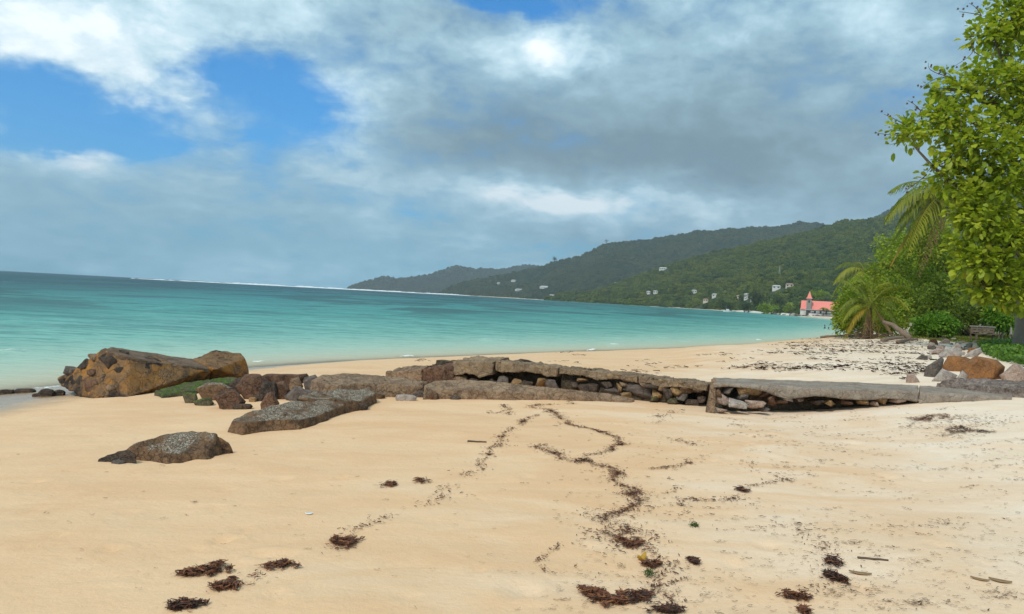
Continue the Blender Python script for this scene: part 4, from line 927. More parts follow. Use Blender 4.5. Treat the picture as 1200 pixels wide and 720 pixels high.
part_rock('coping_slab', coping(579, 653, 1.33, 1.315, .16, 33), 'oldconcrete', we)
part_rock('coping_slab', coping(530, 577, 1.28, 1.34, .24, 34, .03, .7), 'oldconcrete', we)
part_rock('coping_slab', coping(493, 531, 1.09, 1.22, .42, 35, .05, .6, 'redrock'), 'redrock', we)
part_rock('coping_slab', coping(452, 494, .95, 1.07, .4, 36, .03, .6, 'brown'), 'brown', we)
def corebox(px0, px1, back, dep, z1, seed):
    a, b = wpt(px0, back), wpt(px1, back); c, d = wpt(px1, back + dep), wpt(px0, back + dep)
    top = [[*p[:2], z1] for p in (a, b, c, d)]; bot = [[*p[:2], .6] for p in (a, b, c, d)]
    return slab_mesh(top, bot, .12, .05, 4, seed, 0)
part_rock('core', corebox(500, 655, .34, .2, 1.2, 41), 'mortar', we); part_rock('core', corebox(655, 800, .13, .34, 1.19, 42), 'mortar', we); part_rock('core', corebox(800, 828, .42, .1, 1.17, 43), 'mortar', we)
WS = [(652, 452, 24, 24, 'greystone'), (636, 447, 14, 10, 'ochrestone'), (619, 452, 22, 11, 'darkrock'), (607, 449, 14, 12, 'ochrestone'), (668, 458, 16, 10, 'ochrestone'), (691, 454, 28, 15, 'darkrock'), (684, 445, 12, 8, 'ochrestone'), (716, 459, 22, 11, 'greystone'), (712, 449, 14, 7, 'darkrock'), (725, 452, 12, 9, 'ochrestone'),
      (747, 459, 34, 19, 'greystone'), (735, 462, 14, 8, 'ochrestone'), (733, 448, 12, 7, 'brown'), (770, 459, 13, 11, 'ochrestone'), (764, 451, 18, 8, 'darkrock'), (782, 461, 15, 14, 'darkrock'), (779, 452, 13, 9, 'brown'), (793, 455, 15, 16, 'ochrestone'), (800, 465, 12, 12, 'greystone'), (768, 467, 12, 9, 'algae'), (790, 468, 14, 8, 'algae'),
      (806, 456, 13, 9, 'brown'), (818, 455, 10, 7, 'redrock'), (822, 467, 10, 8, 'darkrock'), (590, 446, 16, 11, 'greystone'), (576, 446, 14, 12, 'darkrock'), (560, 448, 20, 12, 'darkrock'), (540, 444, 18, 10, 'brown'), (702, 464, 14, 8, 'greystone'), (675, 450, 10, 7, 'darkrock'), (646, 457, 9, 8, 'brown'), (628, 458, 9, 6, 'redrock'), (598, 455, 10, 7, 'greystone'), (812, 470, 18, 6, 'darkrock'), (754, 449, 12, 6, 'brown')]
for i, (px, py, w_, h_, m_) in enumerate(WS):
    f_ = wpt(px, .10); k = float((f_ - EYE) @ fw) / FPX; d_ = k * FPX; c = PD(px, py + 1.5, d_)
    part_rock('stone', rock_mesh(stone_pts(c, (w_ * k * 1.22, .32, h_ * k * 1.28), math.atan2(wd[1], wd[0]), 600 + i, 13), .05, .016, 8, i, 0), m_, we)
# lump resting behind the coping
thing_rock('loose_rock', sil_rock([(604, 423), (610, 420.5), (620, 422), (627, 425), (624, 428), (606, 428)], .3, None, None, 44, 0, .4, depth=14.0), 'darkrock', 'dark lump of rock sitting behind the wall coping', 'rock')

# concrete slab to the right, undercut, on stones
se = empty('concrete_slab', GH(860, 478), 'long grey concrete slab, undercut and resting on stones, running into the sand', 'concrete slab')
zt = 1.36
def strip(px0, px1, front, back, th, seed, mat, n=14):
    top = []
    for i in range(n + 1): px = px0 + (px1 - px0) * i / n; top.append(PZ(px, front(px), zt))
    for i in range(n, -1, -1): px = px0 + (px1 - px0) * i / n; top.append(PZ(px, back(px), zt))
    bot = [p - [0, 0, th(p)] for p in top]; return slab_mesh(top, bot, .05, .022, 5, seed, 1, .3)
ff = lambda px: np.interp(px, [836, 960, 1077, 1185], [449, 455, 459.5, 465.5]); fb = lambda px: np.interp(px, [836, 960, 1077, 1185], [442.5, 446.5, 451.5, 460.5])
part_rock('slab_section', strip(836, 1076, ff, fb, lambda p: float(np.interp(p[0], [3.9, 4.25, 4.5, 4.8, 6.4], [.07, .19, .17, .145, .15])) + .02 * math.sin(p[0] * 5), 51, 'concrete', 22), 'concrete', se, True)
part_rock('slab_section', strip(1077.5, 1186, ff, fb, lambda p: .34, 52, 'concrete', 10), 'concrete', se, True)
a = [PZ(px, ff(px) - 1.5, zt) - [0, 0, .10] + [0, .12, 0] for px in (850, 1080)]; b = [p + [0, .45, 0] for p in a]
top = [a[0], a[1], b[1], b[0]]; part_rock('core', slab_mesh(top, [[p[0], p[1], .7] for p in top], .15, .05, 4, 53, 0), 'mortar', se)
SS = [(841, 460, 12, 12, 'brown'), (853, 457, 14, 9, 'greystone'), (850, 468, 22, 14, 'pinkstone'), (862, 473, 22, 12, 'palestone'), (876, 458, 28, 14, 'ochrestone'), (884, 474, 22, 9, 'pinkstone'), (868, 465, 12, 8, 'greystone'), (903, 468, 12, 12, 'redrock'), (897, 462, 14, 8, 'redrock'), (924, 465, 18, 9, 'palestone'), (941, 466, 13, 8, 'pinkstone'), (914, 472, 14, 7, 'redrock'), (935, 462, 20, 7, 'pinkstone'),
      (1011, 470, 15, 8, 'ochrestone'), (1031, 469, 16, 9, 'ochrestone'), (1049, 467, 17, 9, 'pinkstone'), (1060, 465, 12, 7, 'palestone'), (1022, 473, 8, 5, 'pinkstone'), (1073, 468, 16, 7, 'palestone'), (958, 471, 14, 6, 'darkrock'), (974, 472, 18, 6, 'ochrestone'), (992, 472, 14, 7, 'redrock'), (846, 481, 12, 5, 'pinkstone'), (893, 479, 9, 5, 'greystone')]
for i, (px, py, w_, h_, m_) in enumerate(SS):
    f0 = PZ(px, float(ff(px)), zt); k = float((f0 - EYE) @ fw + .16 - (.18 if py > 470 and px < 900 else 0)) / FPX; c = PD(px, py, k * FPX)
    part_rock('stone', rock_mesh(stone_pts(c, (w_ * k * 1.25, .32, h_ * k * 1.3), random.Random(i).uniform(-.3, .3), 700 + i, 11), .05, .012, 8, i, 0), m_, se)
g = GH(835, 484); part_rock('upright_plank', slab_mesh([g + [-.09, 0, .0], g + [.02, -.06, .0], g + [.035, .03, .50], g + [-.0, .05, .52]], [g + [-.10, .06, -.05], g + [.0, .02, -.05], g + [.02, .09, .48], g + [-.02, .1, .50]], .06, .012, 8, 55, 0), 'brown', se)

# boulders at the right
BO = [([(1127, 428), (1143, 417), (1168, 422), (1178, 430), (1171, 442), (1139, 444), (1123, 441)], 'orange', 'largest rust orange boulder beside the green vines'), ([(1104, 430), (1111, 417), (1132, 418), (1138, 422), (1123, 436), (1107, 434)], 'orange', 'smaller rust orange boulder left of the largest one'),
      ([(1081, 440), (1085, 430), (1103, 419), (1106, 421), (1104, 432), (1088, 442)], 'greystone', 'dark grey tilted boulder left of the orange boulders'), ([(1086, 446), (1104, 432), (1109, 434), (1122, 440), (1110, 447)], 'palestone', 'grey wedge boulder under the smaller orange boulder'),
      ([(1060, 449), (1063, 438.5), (1071, 438), (1079, 449)], 'pinkstone', 'tan boulder standing alone on the sand behind the slab'), ([(1171, 440), (1190, 425), (1201, 433), (1209, 447), (1180, 447)], 'pinkstone', 'pale tent shaped boulder at the right edge'),
      ([(1129, 418), (1138, 411), (1149, 407), (1151, 413), (1137, 419)], 'palestone', 'grey tilted slab rock behind the orange boulders'), ([(1130, 414), (1136, 408), (1145, 407), (1147, 412)], 'orange', 'small orange pink rock at the foot of the vines'),
      ([(1086, 404), (1090, 398), (1097, 397), (1100, 403)], 'orange', 'small orange rock farthest back among the pale stones'), ([(1112, 409), (1122, 402), (1127, 405), (1124, 411)], 'palestone', 'pointed pale rock rising from the stone heap'), ([(1100, 418), (1108, 409), (1120, 409), (1128, 416), (1118, 420)], 'palestone', 'broad pale rock behind the dark grey boulder'), ([(1073, 421), (1080, 416), (1087, 417), (1088, 422)], 'greystone', 'low grey stone at the left of the stone heap'), ([(1100, 402), (1108, 397), (1113, 399), (1114, 403)], 'pinkstone', 'pinkish stone behind the pale heap'), ([(1122, 442), (1128, 434), (1134, 440), (1130, 445)], 'palestone', 'pale grey stone leaning on the largest orange boulder')]
for i, (o, m_, lb) in enumerate(BO): thing_rock('boulder', sil_rock(o, None, None, None, 800 + i, 0, .15), m_, lb, 'boulder', 'boulders by the vines', False)
thing_rock('rubble_strip', top_slab([(1098, 449, .12), (1110, 445, .20), (1130, 443.5, .22), (1170, 445, .22), (1205, 447, .22), (1207, 456, .16), (1180, 455, .14), (1140, 452, .14), (1112, 452, .10)], None, .05, .1, .07, .07, 6, 57, 0), 'rubble', 'low band of broken concrete rubble in front of the boulders', 'rubble')
rn = random.Random(31)
for i in range(46):
    t = rn.random(); px = 1076 + 52 * rn.random() + 18 * t; py = 419 - 21 * t + rn.uniform(-2, 2)
    w_ = rn.uniform(5, 13) * (1.1 - .4 * t); h_ = w_ * rn.uniform(.35, .6); n = 7
    o = [(px + w_ / 2 * math.cos(a) * rn.uniform(.8, 1.1), py - h_ / 2 * math.sin(a) * rn.uniform(.8, 1.1)) for a in [k / n * 6.283 for k in range(n)]]
    thing_rock('small_stone', sil_rock(o, None, w_ * .02, None, 900 + i, 0, .08), rn.choice(['palestone', 'palestone', 'pinkstone', 'greystone', 'palestone']), 'small pale stone in the heap between sand and vines', 'stone', 'heap of pale stones by the vines', False)
for i in range(26):
    px = rn.uniform(1150, 1200); py = rn.uniform(449, 466); w_ = rn.uniform(4, 10); n = 7
    o = [(px + w_ / 2 * math.cos(a) * rn.uniform(.8, 1.1), py - w_ * .25 * math.sin(a) * rn.uniform(.8, 1.1)) for a in [k / n * 6.283 for k in range(n)]]
    thing_rock('small_stone', sil_rock(o, None, w_ * .02, None, 960 + i, 0, .05), rn.choice(['rubble', 'greystone', 'darkrock', 'pinkstone']), 'small broken stone among the rubble at the right end of the slab', 'stone', 'broken stones at the slab end', False)

# ------------------------------------------------------------------ vegetation on the right
def frond(base, hd, L, rise, sag, rn, mat, parent, wid=.55, nl=34, twist=0.):
    """coconut frond: curved midrib with hanging leaflets"""
    hd = np.array(hd, float); hd /= np.linalg.norm(hd); n = 16; u = np.linspace(0, 1, n)[:, None]
    P = base + hd * L * (u - .12 * u * u) + np.array([0, 0, 1.]) * (rise * u - sag * u ** 2.2) * L
    sdv = np.array([-hd[1], hd[0], 0]); parts_v = []; parts_f = []; k = 0
    v, f = tube(P, np.linspace(.035, .006, n) * L / 3, 4, False); parts_v.append(v); parts_f += f; k = len(v)
    T_ = []
    for j in range(nl):
        t = .10 + .90 * (j + .5) / nl; i = t * (n - 1); i0 = int(min(i, n - 2)); p = P[i0] + (P[i0 + 1] - P[i0]) * (i - i0); tg = P[min(i0 + 1, n - 1)] - P[i0]; tg = tg / np.linalg.norm(tg)
        ll = wid * L / 3 * (math.sin(math.pi * min(1, t * .82 + .16)) ** .7) * rn.uniform(.8, 1.15) * 1.35
        for s in (-1, 1):
            d = tg * .62 + sdv * s * rn.uniform(.75, 1.0) + np.array([0, 0, rn.uniform(-.55, -.05)]); d /= np.linalg.norm(d)
            m_ = p + d * ll * .5 + [0, 0, .03 * ll]; e_ = p + d * ll + np.array([0, 0, -ll * rn.uniform(.22, .55)]); wv_ = np.cross(d, [0, 0, 1.]); wv_ = wv_ / (np.linalg.norm(wv_) + 1e-6) * .026 * L / 3 + tg * .012
            parts_v.append(np.array([p - wv_ * .6, p + wv_ * .6, m_ + wv_, m_ - wv_, e_])); parts_f += [[k, k + 1, k + 2, k + 3], [k + 3, k + 2, k + 4]]; k += 5
    V = np.vstack(parts_v); tn = np.clip(rn.uniform(.15, .85) + rn.normal(size=len(V)) * .10, 0, 1)
    return mk('frond', V, parts_f, MAT[mat], parent, False, {'tint': tn})
def palm(name, base, top, label, fronds, seed, r0=.16, nuts=0):
    e = empty(name, base, label, 'palm tree'); rn = np.random.default_rng(seed)
    P = curve(base - np.array([0, 0, .3]), top, 14, .06, rn); rad = np.linspace(r0, r0 * .7, 14) * (1 + .08 * np.sin(np.arange(14) * 2.4)); mk('trunk', *tube(P, rad, 9), MAT['barkdark'], e, True)
    for (th, L, rise, sag, m_) in fronds: frond(np.array(top), (math.cos(th), math.sin(th), 0), L, rise, sag, rn, m_, e)
    for i in range(nuts):
        c = np.array(top) + [math.cos(i * 1.3) * .22, math.sin(i * 1.3) * .22, -.28 - .05 * (i % 3)]; mk('coconut', *rock_mesh(stone_pts(c, (.22, .22, .27), 0, i, 30), .08, .0, 1, i), MAT['palm_dead'], e, True, {'tint': []} if False else None)
    return e
rn = np.random.default_rng(77)
# tall coconut palm behind the broad-leaved tree
pb = PD(1128, 385, 56); pb[2] = gz(pb[0], pb[1]); pt = PD(1117, 230, 56)
fr = []
for i in range(19):
    th = i / 19 * 2 * math.pi + rng if False else i / 19 * 2 * math.pi + rn.uniform(-.15, .15); lev = i % 3
    fr.append((th, rn.uniform(4.3, 5.2), (.62, .30, .02)[lev] + rn.uniform(-.08, .08), (.75, .80, .95)[lev] + rn.uniform(-.1, .1), 'palm' if lev < 2 else 'palm'))
fr += [(math.pi, 5.6, .26, .60, 'palm'), (math.pi - .25, 5.0, .70, .66, 'palm'), (math.pi + .3, 4.8, -.1, .75, 'palm'), (math.pi - .4, 4.4, -.4, .8, 'palm_yellow'), (math.pi + .6, 4.8, -.5, .8, 'palm_dead'), (math.pi + .1, 5.9, .45, .85, 'palm'), (math.pi + .5, 5.5, .1, .9, 'palm')]
palm('coconut_palm', pb, pt, 'tall coconut palm with drooping fronds behind the broad leaved tree', fr, 3, .2, 5)
# short palm at the edge of the beach
pb = GH(1021, 397); d_ = float((pb - EYE) @ fw); pt = PD(1019, 358, d_ + .3)
fr = []
for i in range(20):
    th = i / 20 * 2 * math.pi + rn.uniform(-.15, .15); lev = i % 3
    fr.append((th, rn.uniform(2.0, 2.6), (1.35, .85, .35)[lev] + rn.uniform(-.1, .1), (.75, .95, .95)[lev] + rn.uniform(-.1, .1), 'palm'))
fr += [(math.pi + .3, 2.1, -.25, .9, 'palm_yellow'), (-math.pi / 2, 2.0, -.6, .8, 'palm_yellow'), (math.pi + .9, 1.9, -.9, .7, 'palm_dead'), (-.6, 2.2, -.7, .7, 'palm_dead'), (-1.9, 2.1, -1.0, .6, 'palm_dead')]
palm('young_palm', pb, pt, 'short young coconut palm at the edge of the beach', fr, 4, .2)
# third palm peeking out behind
pb = PD(1016, 390, 62); pb[2] = gz(pb[0], pb[1]); pt = PD(1014, 318, 62)
fr = [(i / 13 * 6.283 + rn.uniform(-.2, .2), rn.uniform(2.4, 3.2), (.9, .5, .1)[i % 3], .9, 'palm') for i in range(13)]
palm('rear_palm', pb, pt, 'dark palm crown peeking out above the shrubs', fr, 5, .15)

def shrub(name, blobs, label, mat, seed, nclump, per, rc, ll, lw, base, cat='shrub', ntip=14, r0=.07, group=None, sh=.45):
    e = empty(name, base, label, cat, group); o, cc = leafy('crown', blobs, nclump, per, rc, ll, lw, MAT[mat], seed, e, .25, sh)
    rn_ = np.random.default_rng(seed); tips = cc[rn_.choice(len(cc), min(ntip, len(cc)), replace=False)]
    mk('stems', *branches(np.array(base) - [0, 0, .1], tips, r0, rn_), MAT['barkdark'], e, True); return e
def gb(px, depth): b = PD(px, 380, depth); b[2] = gz(b[0], b[1]); return b
shrub('dense_shrub', [bl(994, 360, 51, 15, 24), bl(987, 374, 50, 10, 18), bl(1005, 343, 52, 15, 18), bl(1000, 375, 49, 14, 16), bl(1040, 378, 49, 14, 14), bl(1052, 366, 50, 14, 18)], 'dense olive green shrub at the left tip of the vegetation', 'leaf_bush', 11, 560, 16, .30, .20, .13, gb(998, 53))
shrub('dense_shrub', [bl(1030, 330, 60, 18, 22), bl(1045, 345, 58, 20, 24), bl(1048, 312, 62, 16, 18), bl(1030, 370, 57, 26, 18), bl(1062, 360, 57, 20, 26)], 'leafy shrub mass directly behind the short palm', 'leaf_bush', 12, 620, 16, .34, .22, .15, gb(1042, 60))
shrub('background_tree', [bl(1072, 305, 66, 28, 28), bl(1050, 290, 70, 22, 18), bl(1090, 280, 66, 26, 26), bl(1110, 310, 64, 28, 32), bl(1080, 335, 62, 28, 24), bl(1036, 305, 68, 12, 12)], 'light green tree behind the shrubs under the palm fronds', 'leaf_bush', 13, 720, 18, .45, .26, .18, gb(1082, 66), 'tree', 20, .2)
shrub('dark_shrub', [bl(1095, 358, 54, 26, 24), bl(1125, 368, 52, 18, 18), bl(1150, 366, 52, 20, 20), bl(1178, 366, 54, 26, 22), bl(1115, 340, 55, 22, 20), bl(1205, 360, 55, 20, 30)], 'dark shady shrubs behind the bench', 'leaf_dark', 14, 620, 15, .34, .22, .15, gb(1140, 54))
shrub('creeping_bush', [bl(1095, 381, 47.5, 24, 10), bl(1080, 384, 47.5, 10, 8), bl(1110, 382, 47, 14, 10), bl(1100, 374, 48, 14, 8)], 'low bright green creeping bush left of the bench', 'leaf_lime', 15, 420, 14, .2, .15, .13, gb(1098, 47.5), ntip=8, r0=.04)
shrub('young_shrub', [bl(1172, 377, 49.5, 9, 9), bl(1163, 371, 50, 7, 9), bl(1182, 380, 49.5, 7, 6)], 'small yellow green shrub right behind the bench', 'leaf_lime', 16, 100, 12, .25, .30, .13, gb(1171, 49.8), ntip=8, r0=.03)
# broad-leaved tree hanging in from the right
tb = PD(1199, 396, 33); tb[2] = gz(tb[0], tb[1])
te = empty('broad_leaved_tree', tb, 'big broad leaved tree hanging over the beach from the right', 'tree')
BT = [bl(1185, 20, 32, 30, 40), bl(1160, 40, 32, 20, 22), bl(1175, 95, 31, 38, 36), bl(1125, 105, 31, 34, 24), bl(1098, 140, 31, 36, 24), bl(1062, 158, 31, 26, 17), bl(1140, 165, 30.5, 50, 38), bl(1180, 190, 30, 40, 50), bl(1120, 205, 31, 34, 24),
      bl(1150, 250, 30, 38, 34), bl(1185, 275, 30, 36, 44), bl(1158, 305, 30, 38, 26), bl(1145, 332, 30.5, 26, 18), bl(1180, 335, 30, 30, 24), bl(1215, 120, 31, 50, 70), bl(1225, 240, 31, 50, 80), bl(1235, 20, 32, 50, 60), bl(1270, 120, 33, 60, 100), bl(1290, 240, 33, 50, 70), bl(1210, 335, 31, 26, 22), bl(1132, 235, 30.5, 20, 22), bl(1128, 285, 30.5, 18, 26), bl(1195, 345, 30, 26, 18)]
o, cc = leafy('crown', BT, 1550, 12, .46, .27, .20, MAT['leaf_tree'], 21, te, .25, .5, True)
rn2 = np.random.default_rng(22)
t1 = PD(1202, 330, 33); t2 = PD(1208, 250, 33); t3 = PD(1215, 150, 33); t4 = PD(1218, 60, 33)
mk('trunk', *tube([tb - [0, 0, .3], tb + [0, 0, .2], tb + [.03, 0, 1.0], t1, t2, t3, t4], [.52, .42, .36, .32, .26, .17, .07], 11), MAT['bark'], te, True)
limbs = []
ends = []
for (px, py, dd, s) in ((1062, 160, 31, t2), (1100, 140, 31, t2), (1130, 105, 31, t3), (1165, 45, 32, t3), (1150, 250, 30, t1), (1150, 320, 30.5, t1), (1185, 190, 30, t2), (1185, 20, 32, t4), (1185, 290, 30, t1), (1122, 205, 31, t1), (1270, 120, 33, t2), (1280, 240, 33, t1), (1245, 30, 32, t3)):
    q = curve(s, PD(px, py, dd), 9, .07, rn2); limbs.append(tube(q, np.linspace(.14, .03, 9), 6)); ends.append(q)
mk('limbs', *join(limbs), MAT['bark'], te, True)
allp = np.vstack(ends); tw_ = []
for c in cc[rn2.choice(len(cc), 520, replace=False)]:
    j = allp[np.argmin(((allp - c) ** 2).sum(1))]; tw_.append(tube(curve(j, c, 5, .12, rn2), np.linspace(.03, .008, 5), 4, False))
# bare twig ends against the sky, with seed pods
pods = []
for (a_, b_) in (((1150, 18), (1124, 14)), ((1150, 18), (1136, 4)), ((1120, 92), (1088, 74)), ((1112, 96), (1078, 104)), ((1120, 100), (1100, 83)), ((1066, 150), (1036, 134)), ((1060, 158), (1026, 156)), ((1080, 140), (1064, 118)), ((1150, 66), (1138, 42)), ((1086, 205), (1058, 226)), ((1100, 132), (1072, 126)), ((1140, 60), (1118, 78))):
    q = curve(PD(*a_, 31), PD(*b_, 31), 6, .12, rn2); tw_.append(tube(q, np.linspace(.02, .008, 6), 4, False))
    for k in range(4): pods.append(rock_mesh(stone_pts(q[-1 - k % 3] + rn2.normal(size=3) * .09, (.09, .09, .11), 0, k, 10), .2, 0, 1, k, 0))
tag(mk('twigs', *join(tw_), MAT['barkdark'], te), kind='stuff'); tag(mk('seed_pods', *join(pods), MAT['barkdark'], te), kind='stuff')

# ground vines and grass
def carpet(name, poly, n, ll, lw, mat, hmax, seed, label, cat):
    rn_ = np.random.default_rng(seed); P3 = np.array([GH(px, py) for px, py in poly]); lo, hi = P3[:, :2].min(0), P3[:, :2].max(0); pts = []
    def inside(q):
        c = np.zeros(len(q), bool); m = len(P3)
        for k in range(m):
            a_, b_ = P3[k], P3[(k + 1) % m]
            if a_[1] != b_[1]: c ^= ((a_[1] > q[:, 1]) != (b_[1] > q[:, 1])) & (q[:, 0] < (b_[0] - a_[0]) * (q[:, 1] - a_[1]) / (b_[1] - a_[1]) + a_[0])
        return c
    q = rn_.uniform(lo, hi, (n * 6, 2)); q = q[inside(q)][:n]
    hh = hmax * (.35 + .65 * np.clip(.5 + fbm(np.column_stack([q * .9, np.zeros(len(q))]), 3), 0, 1)) * rn_.random(len(q)) ** .6
    z_ = ground(q[:, 0], q[:, 1]) + hh; P = np.column_stack([q, z_]); d = rn_.normal(size=P.shape) + ([0, 0, 2.2] if lw < ll * .3 else [0, 0, .2]); tn = np.clip(rn_.random(len(q)) * .6 + .4 * (hh / hmax), 0, 1)
    if lw < ll * .3: P[:, 2] -= hh
    V, F_ = leaves(P, d, ll, lw, rn_, .25); o = mk(name, V, F_, MAT[mat], None, False, {'tint': np.repeat(tn, 5)}); tag(o, label, cat, kind='stuff'); return o
carpet('beach_vine', [(1147, 408), (1165, 404), (1206, 402), (1215, 420), (1206, 432), (1186, 427), (1170, 423), (1152, 415)], 16000, .13, .12, 'leaf_vine', .42, 41, 'green beach vine sprawling behind the orange boulders', 'vines')
carpet('grass', [(1085, 398.5), (1120, 395), (1160, 393), (1215, 395), (1215, 404), (1165, 404), (1140, 402), (1108, 401)], 26000, .16, .03, 'grass', .05, 42, 'short yellowish grass around the bench', 'grass')
carpet('grass', [(1030, 398), (1070, 392), (1120, 389), (1130, 394), (1085, 398)], 9000, .2, .04, 'grass', .05, 43, 'thin grass edging the sand below the creeping bush', 'grass')

# driftwood and roots under the shrubs
rn3 = np.random.default_rng(9)
def log(name, a_, b_, r, lb, cat='log', h=.1, seed=1, mat='driftwood', bend=.05, lean=0):
    A = GH(*a_); B = PZ(b_[0], b_[1], 0) if False else PD(b_[0], b_[1], float((A - EYE) @ fw) + lean) if lean else GH(*b_); A = A + [0, 0, r * .7]; B = np.array([B[0], B[1], (gz(B[0], B[1]) if lean else B[2]) + r * .7 + h]); q = curve(A, B, 9, 0, rn3); q[:, 2] += bend * np.sin(np.linspace(0, math.pi, 9)); q[1:-1, :2] += rn3.normal(size=(7, 2)) * r * .4
    o = mk(name, *tube(q, np.linspace(r, r * .6, 9), 8, True, seed, r * .3), MAT[mat], None, True); tag(o, lb, cat); return o
log('fallen_log', (1066, 399), (1034, 392), .18, 'fallen brown trunk leaning behind the short palm', h=.9, bend=.1, lean=1.5)
log('driftwood', (962, 396.5), (995, 395.5), .09, 'thin driftwood log at the waterline by the shrub', h=.02)
log('driftwood', (1034, 401), (1062, 398), .12, 'weathered log on the sand below the creeping bush', h=.05)
log('driftwood', (1052, 403), (1075, 400.5), .10, 'shorter weathered log beside the pale stones', h=.04)
db_ = float((GH(1021, 397) - EYE) @ fw)
def br(px, py, h_):
    q = PD(px, py, db_ + random.Random(px).uniform(-.8, .4)); q[2] = gz(q[0], q[1]) + h_; return q
tips = [br(px, py, h_) for px, py, h_ in [(985, 394, .3), (992, 390, .6), (998, 396, .1), (1004, 388, .7), (1010, 397, .05), (1034, 390, .6), (1040, 397, .05), (1048, 393, .4), (1056, 398, .08), (1028, 398, .05), (995, 398, .03), (1045, 399, .03), (1015, 391, .5), (1002, 398, .1)]]
o = mk('dead_branches', *join([tube(curve(br(1008 + 24 * rn3.random(), 396, .12), t, 8, .14, rn3), np.linspace(.045, .012, 8), 5) for t in tips for _ in range(2)]), MAT['barkdark'], None, True); tag(o, 'tangle of dead brown branches at the foot of the short palm', 'branches', kind='stuff')

# bench, side seat, post
def bench(px, py, wpx, lb, mat, back=True, rz=0.):
    b = GH(px, py); d_ = float((b - EYE) @ fw); W = wpx * d_ / FPX; e = empty('bench', b, lb, 'bench')
    ca_, sa_ = math.cos(rz), math.sin(rz)
    def q(x, y, z): return (b[0] + x * ca_ - y * sa_, b[1] + x * sa_ + y * ca_, b[2] + z)
    for s in (-1, 1):
        mk('leg', *box(q(s * (W / 2 - .06), -.25, .21), (.09, .09, .50), rz), MAT[mat], e); mk('leg', *box(q(s * (W / 2 - .06), .25, .43), (.09, .09, .92), rz), MAT[mat], e)
    for i in range(3): mk('seat_slat', *box(q(0, -.22 + i * .19, .46), (W, .16, .045), rz), MAT[mat], e)
    if back:
        for i in range(2): mk('back_slat', *box(q(0, .24, .60 + i * .17), (W - .02, .05, .13), rz, -.1), MAT[mat], e)
        mk('top_rail', *box(q(0, .23, .90), (W + .1, .09, .07), rz), MAT['woodgrey'], e); mk('middle_post', *box(q(0, .19, .66), (.08, .05, .44), rz), MAT[mat], e)
    return e
bench(1153.5, 400.5, 29, 'brown wooden bench with a slatted back on the grass', 'wood', rz=.05)
bench(1197, 401.5, 22, 'grey wooden seat at the right edge of the picture', 'woodgrey', False, -.2)
b = GH(1180, 399.5); e = empty('wooden_post', b, 'thin braced wooden post standing behind the bench', 'post')
mk('post', *box(b + [0, .5, .75], (.08, .08, 1.6)), MAT['woodgrey'], e); mk('brace', *tube([b + [.02, .5, .95], b + [.55, .5, .45]], [.03, .03], 5), MAT['woodgrey'], e); mk('brace', *tube([b + [-.02, .5, .9], b + [-.35, .5, .55]], [.025, .025], 5), MAT['woodgrey'], e)

# ------------------------------------------------------------------ seaweed
def gz_many(Q): return ground(Q[:, 0], Q[:, 1])
def weed(name, Q, lens, rn_, label, cat='seaweed', kind=None, group=None, lift=.0, tone=.35, stretch=None, thin=1.):
    """small curled ribbons lying on the sand"""
    n = len(Q); th = rn_.uniform(0, 2 * math.pi, n)
    if stretch is not None: th = stretch + rn_.normal(size=n) * .35
    d = np.column_stack([np.cos(th), np.sin(th), np.zeros(n)]); s = np.column_stack([-np.sin(th), np.cos(th), np.zeros(n)])
    ln = lens * rn_.uniform(.4, 1.5, n); w_ = ln * rn_.uniform(.12, .34, n) * thin
    bend = rn_.normal(size=n) * .3
    z0 = gz_many(Q) + .002 + lift * rn_.random(n); B = np.column_stack([Q, z0])
    hz_ = rn_.random((n, 3)) * ln[:, None] * .28
    cols = []
    for k, (t, wk) in enumerate(((-.5, .35), (0, 1.), (.5, .3))):
        c = B + d * (ln * t)[:, None] + s * (bend * ln * (.25 - t * t))[:, None]; c[:, 2] += hz_[:, k]
        cols += [c + s * (w_ * wk * .5)[:, None], c - s * (w_ * wk * .5)[:, None] + np.array([0, 0, 1]) * (w_ * .4)[:, None]]
    V = np.stack(cols, 1).reshape(-1, 3); k = np.arange(n)[:, None] * 6
    F_ = np.concatenate([k + [0, 2, 3, 1], k + [2, 4, 5, 3]], 0)
    tn = np.clip(tone + rn_.normal(size=n) * .22, 0, 1)
    o = mk(name, V, F_, MAT['weed'], None, False, {'tint': np.repeat(tn, 6)}); tag(o, label, cat, group, kind); return o
def along(path, dens, spread, rn_, gap=.0):
    """points along a photo polyline, clumped"""
    P3 = np.array([GH(px, py)[:2] for px, py in path]); out = []
    for a_, b_ in zip(P3[:-1], P3[1:]):
        L = np.linalg.norm(b_ - a_); n = rn_.poisson(L * dens); t = rn_.random(n); q = a_ + (b_ - a_) * t[:, None]
        wob = fbm(np.column_stack([q * 2.2, np.zeros(len(q))]), 3) if len(q) else np.zeros(0)
        wob2 = fbm(np.column_stack([q * 2.2 + 40, np.zeros(len(q))]), 3) if len(q) else np.zeros(0)
        k = fbm(np.column_stack([q * 3.5 + 9, np.zeros(len(q))]), 2) > gap if len(q) else np.zeros(0, bool)
        q = q + np.column_stack([wob, wob2]) * .30 + rn_.normal(size=q.shape) * spread * rn_.random((len(q), 1)) * 2
        out.append(q[k])
    return np.vstack(out)
rw = np.random.default_rng(123)
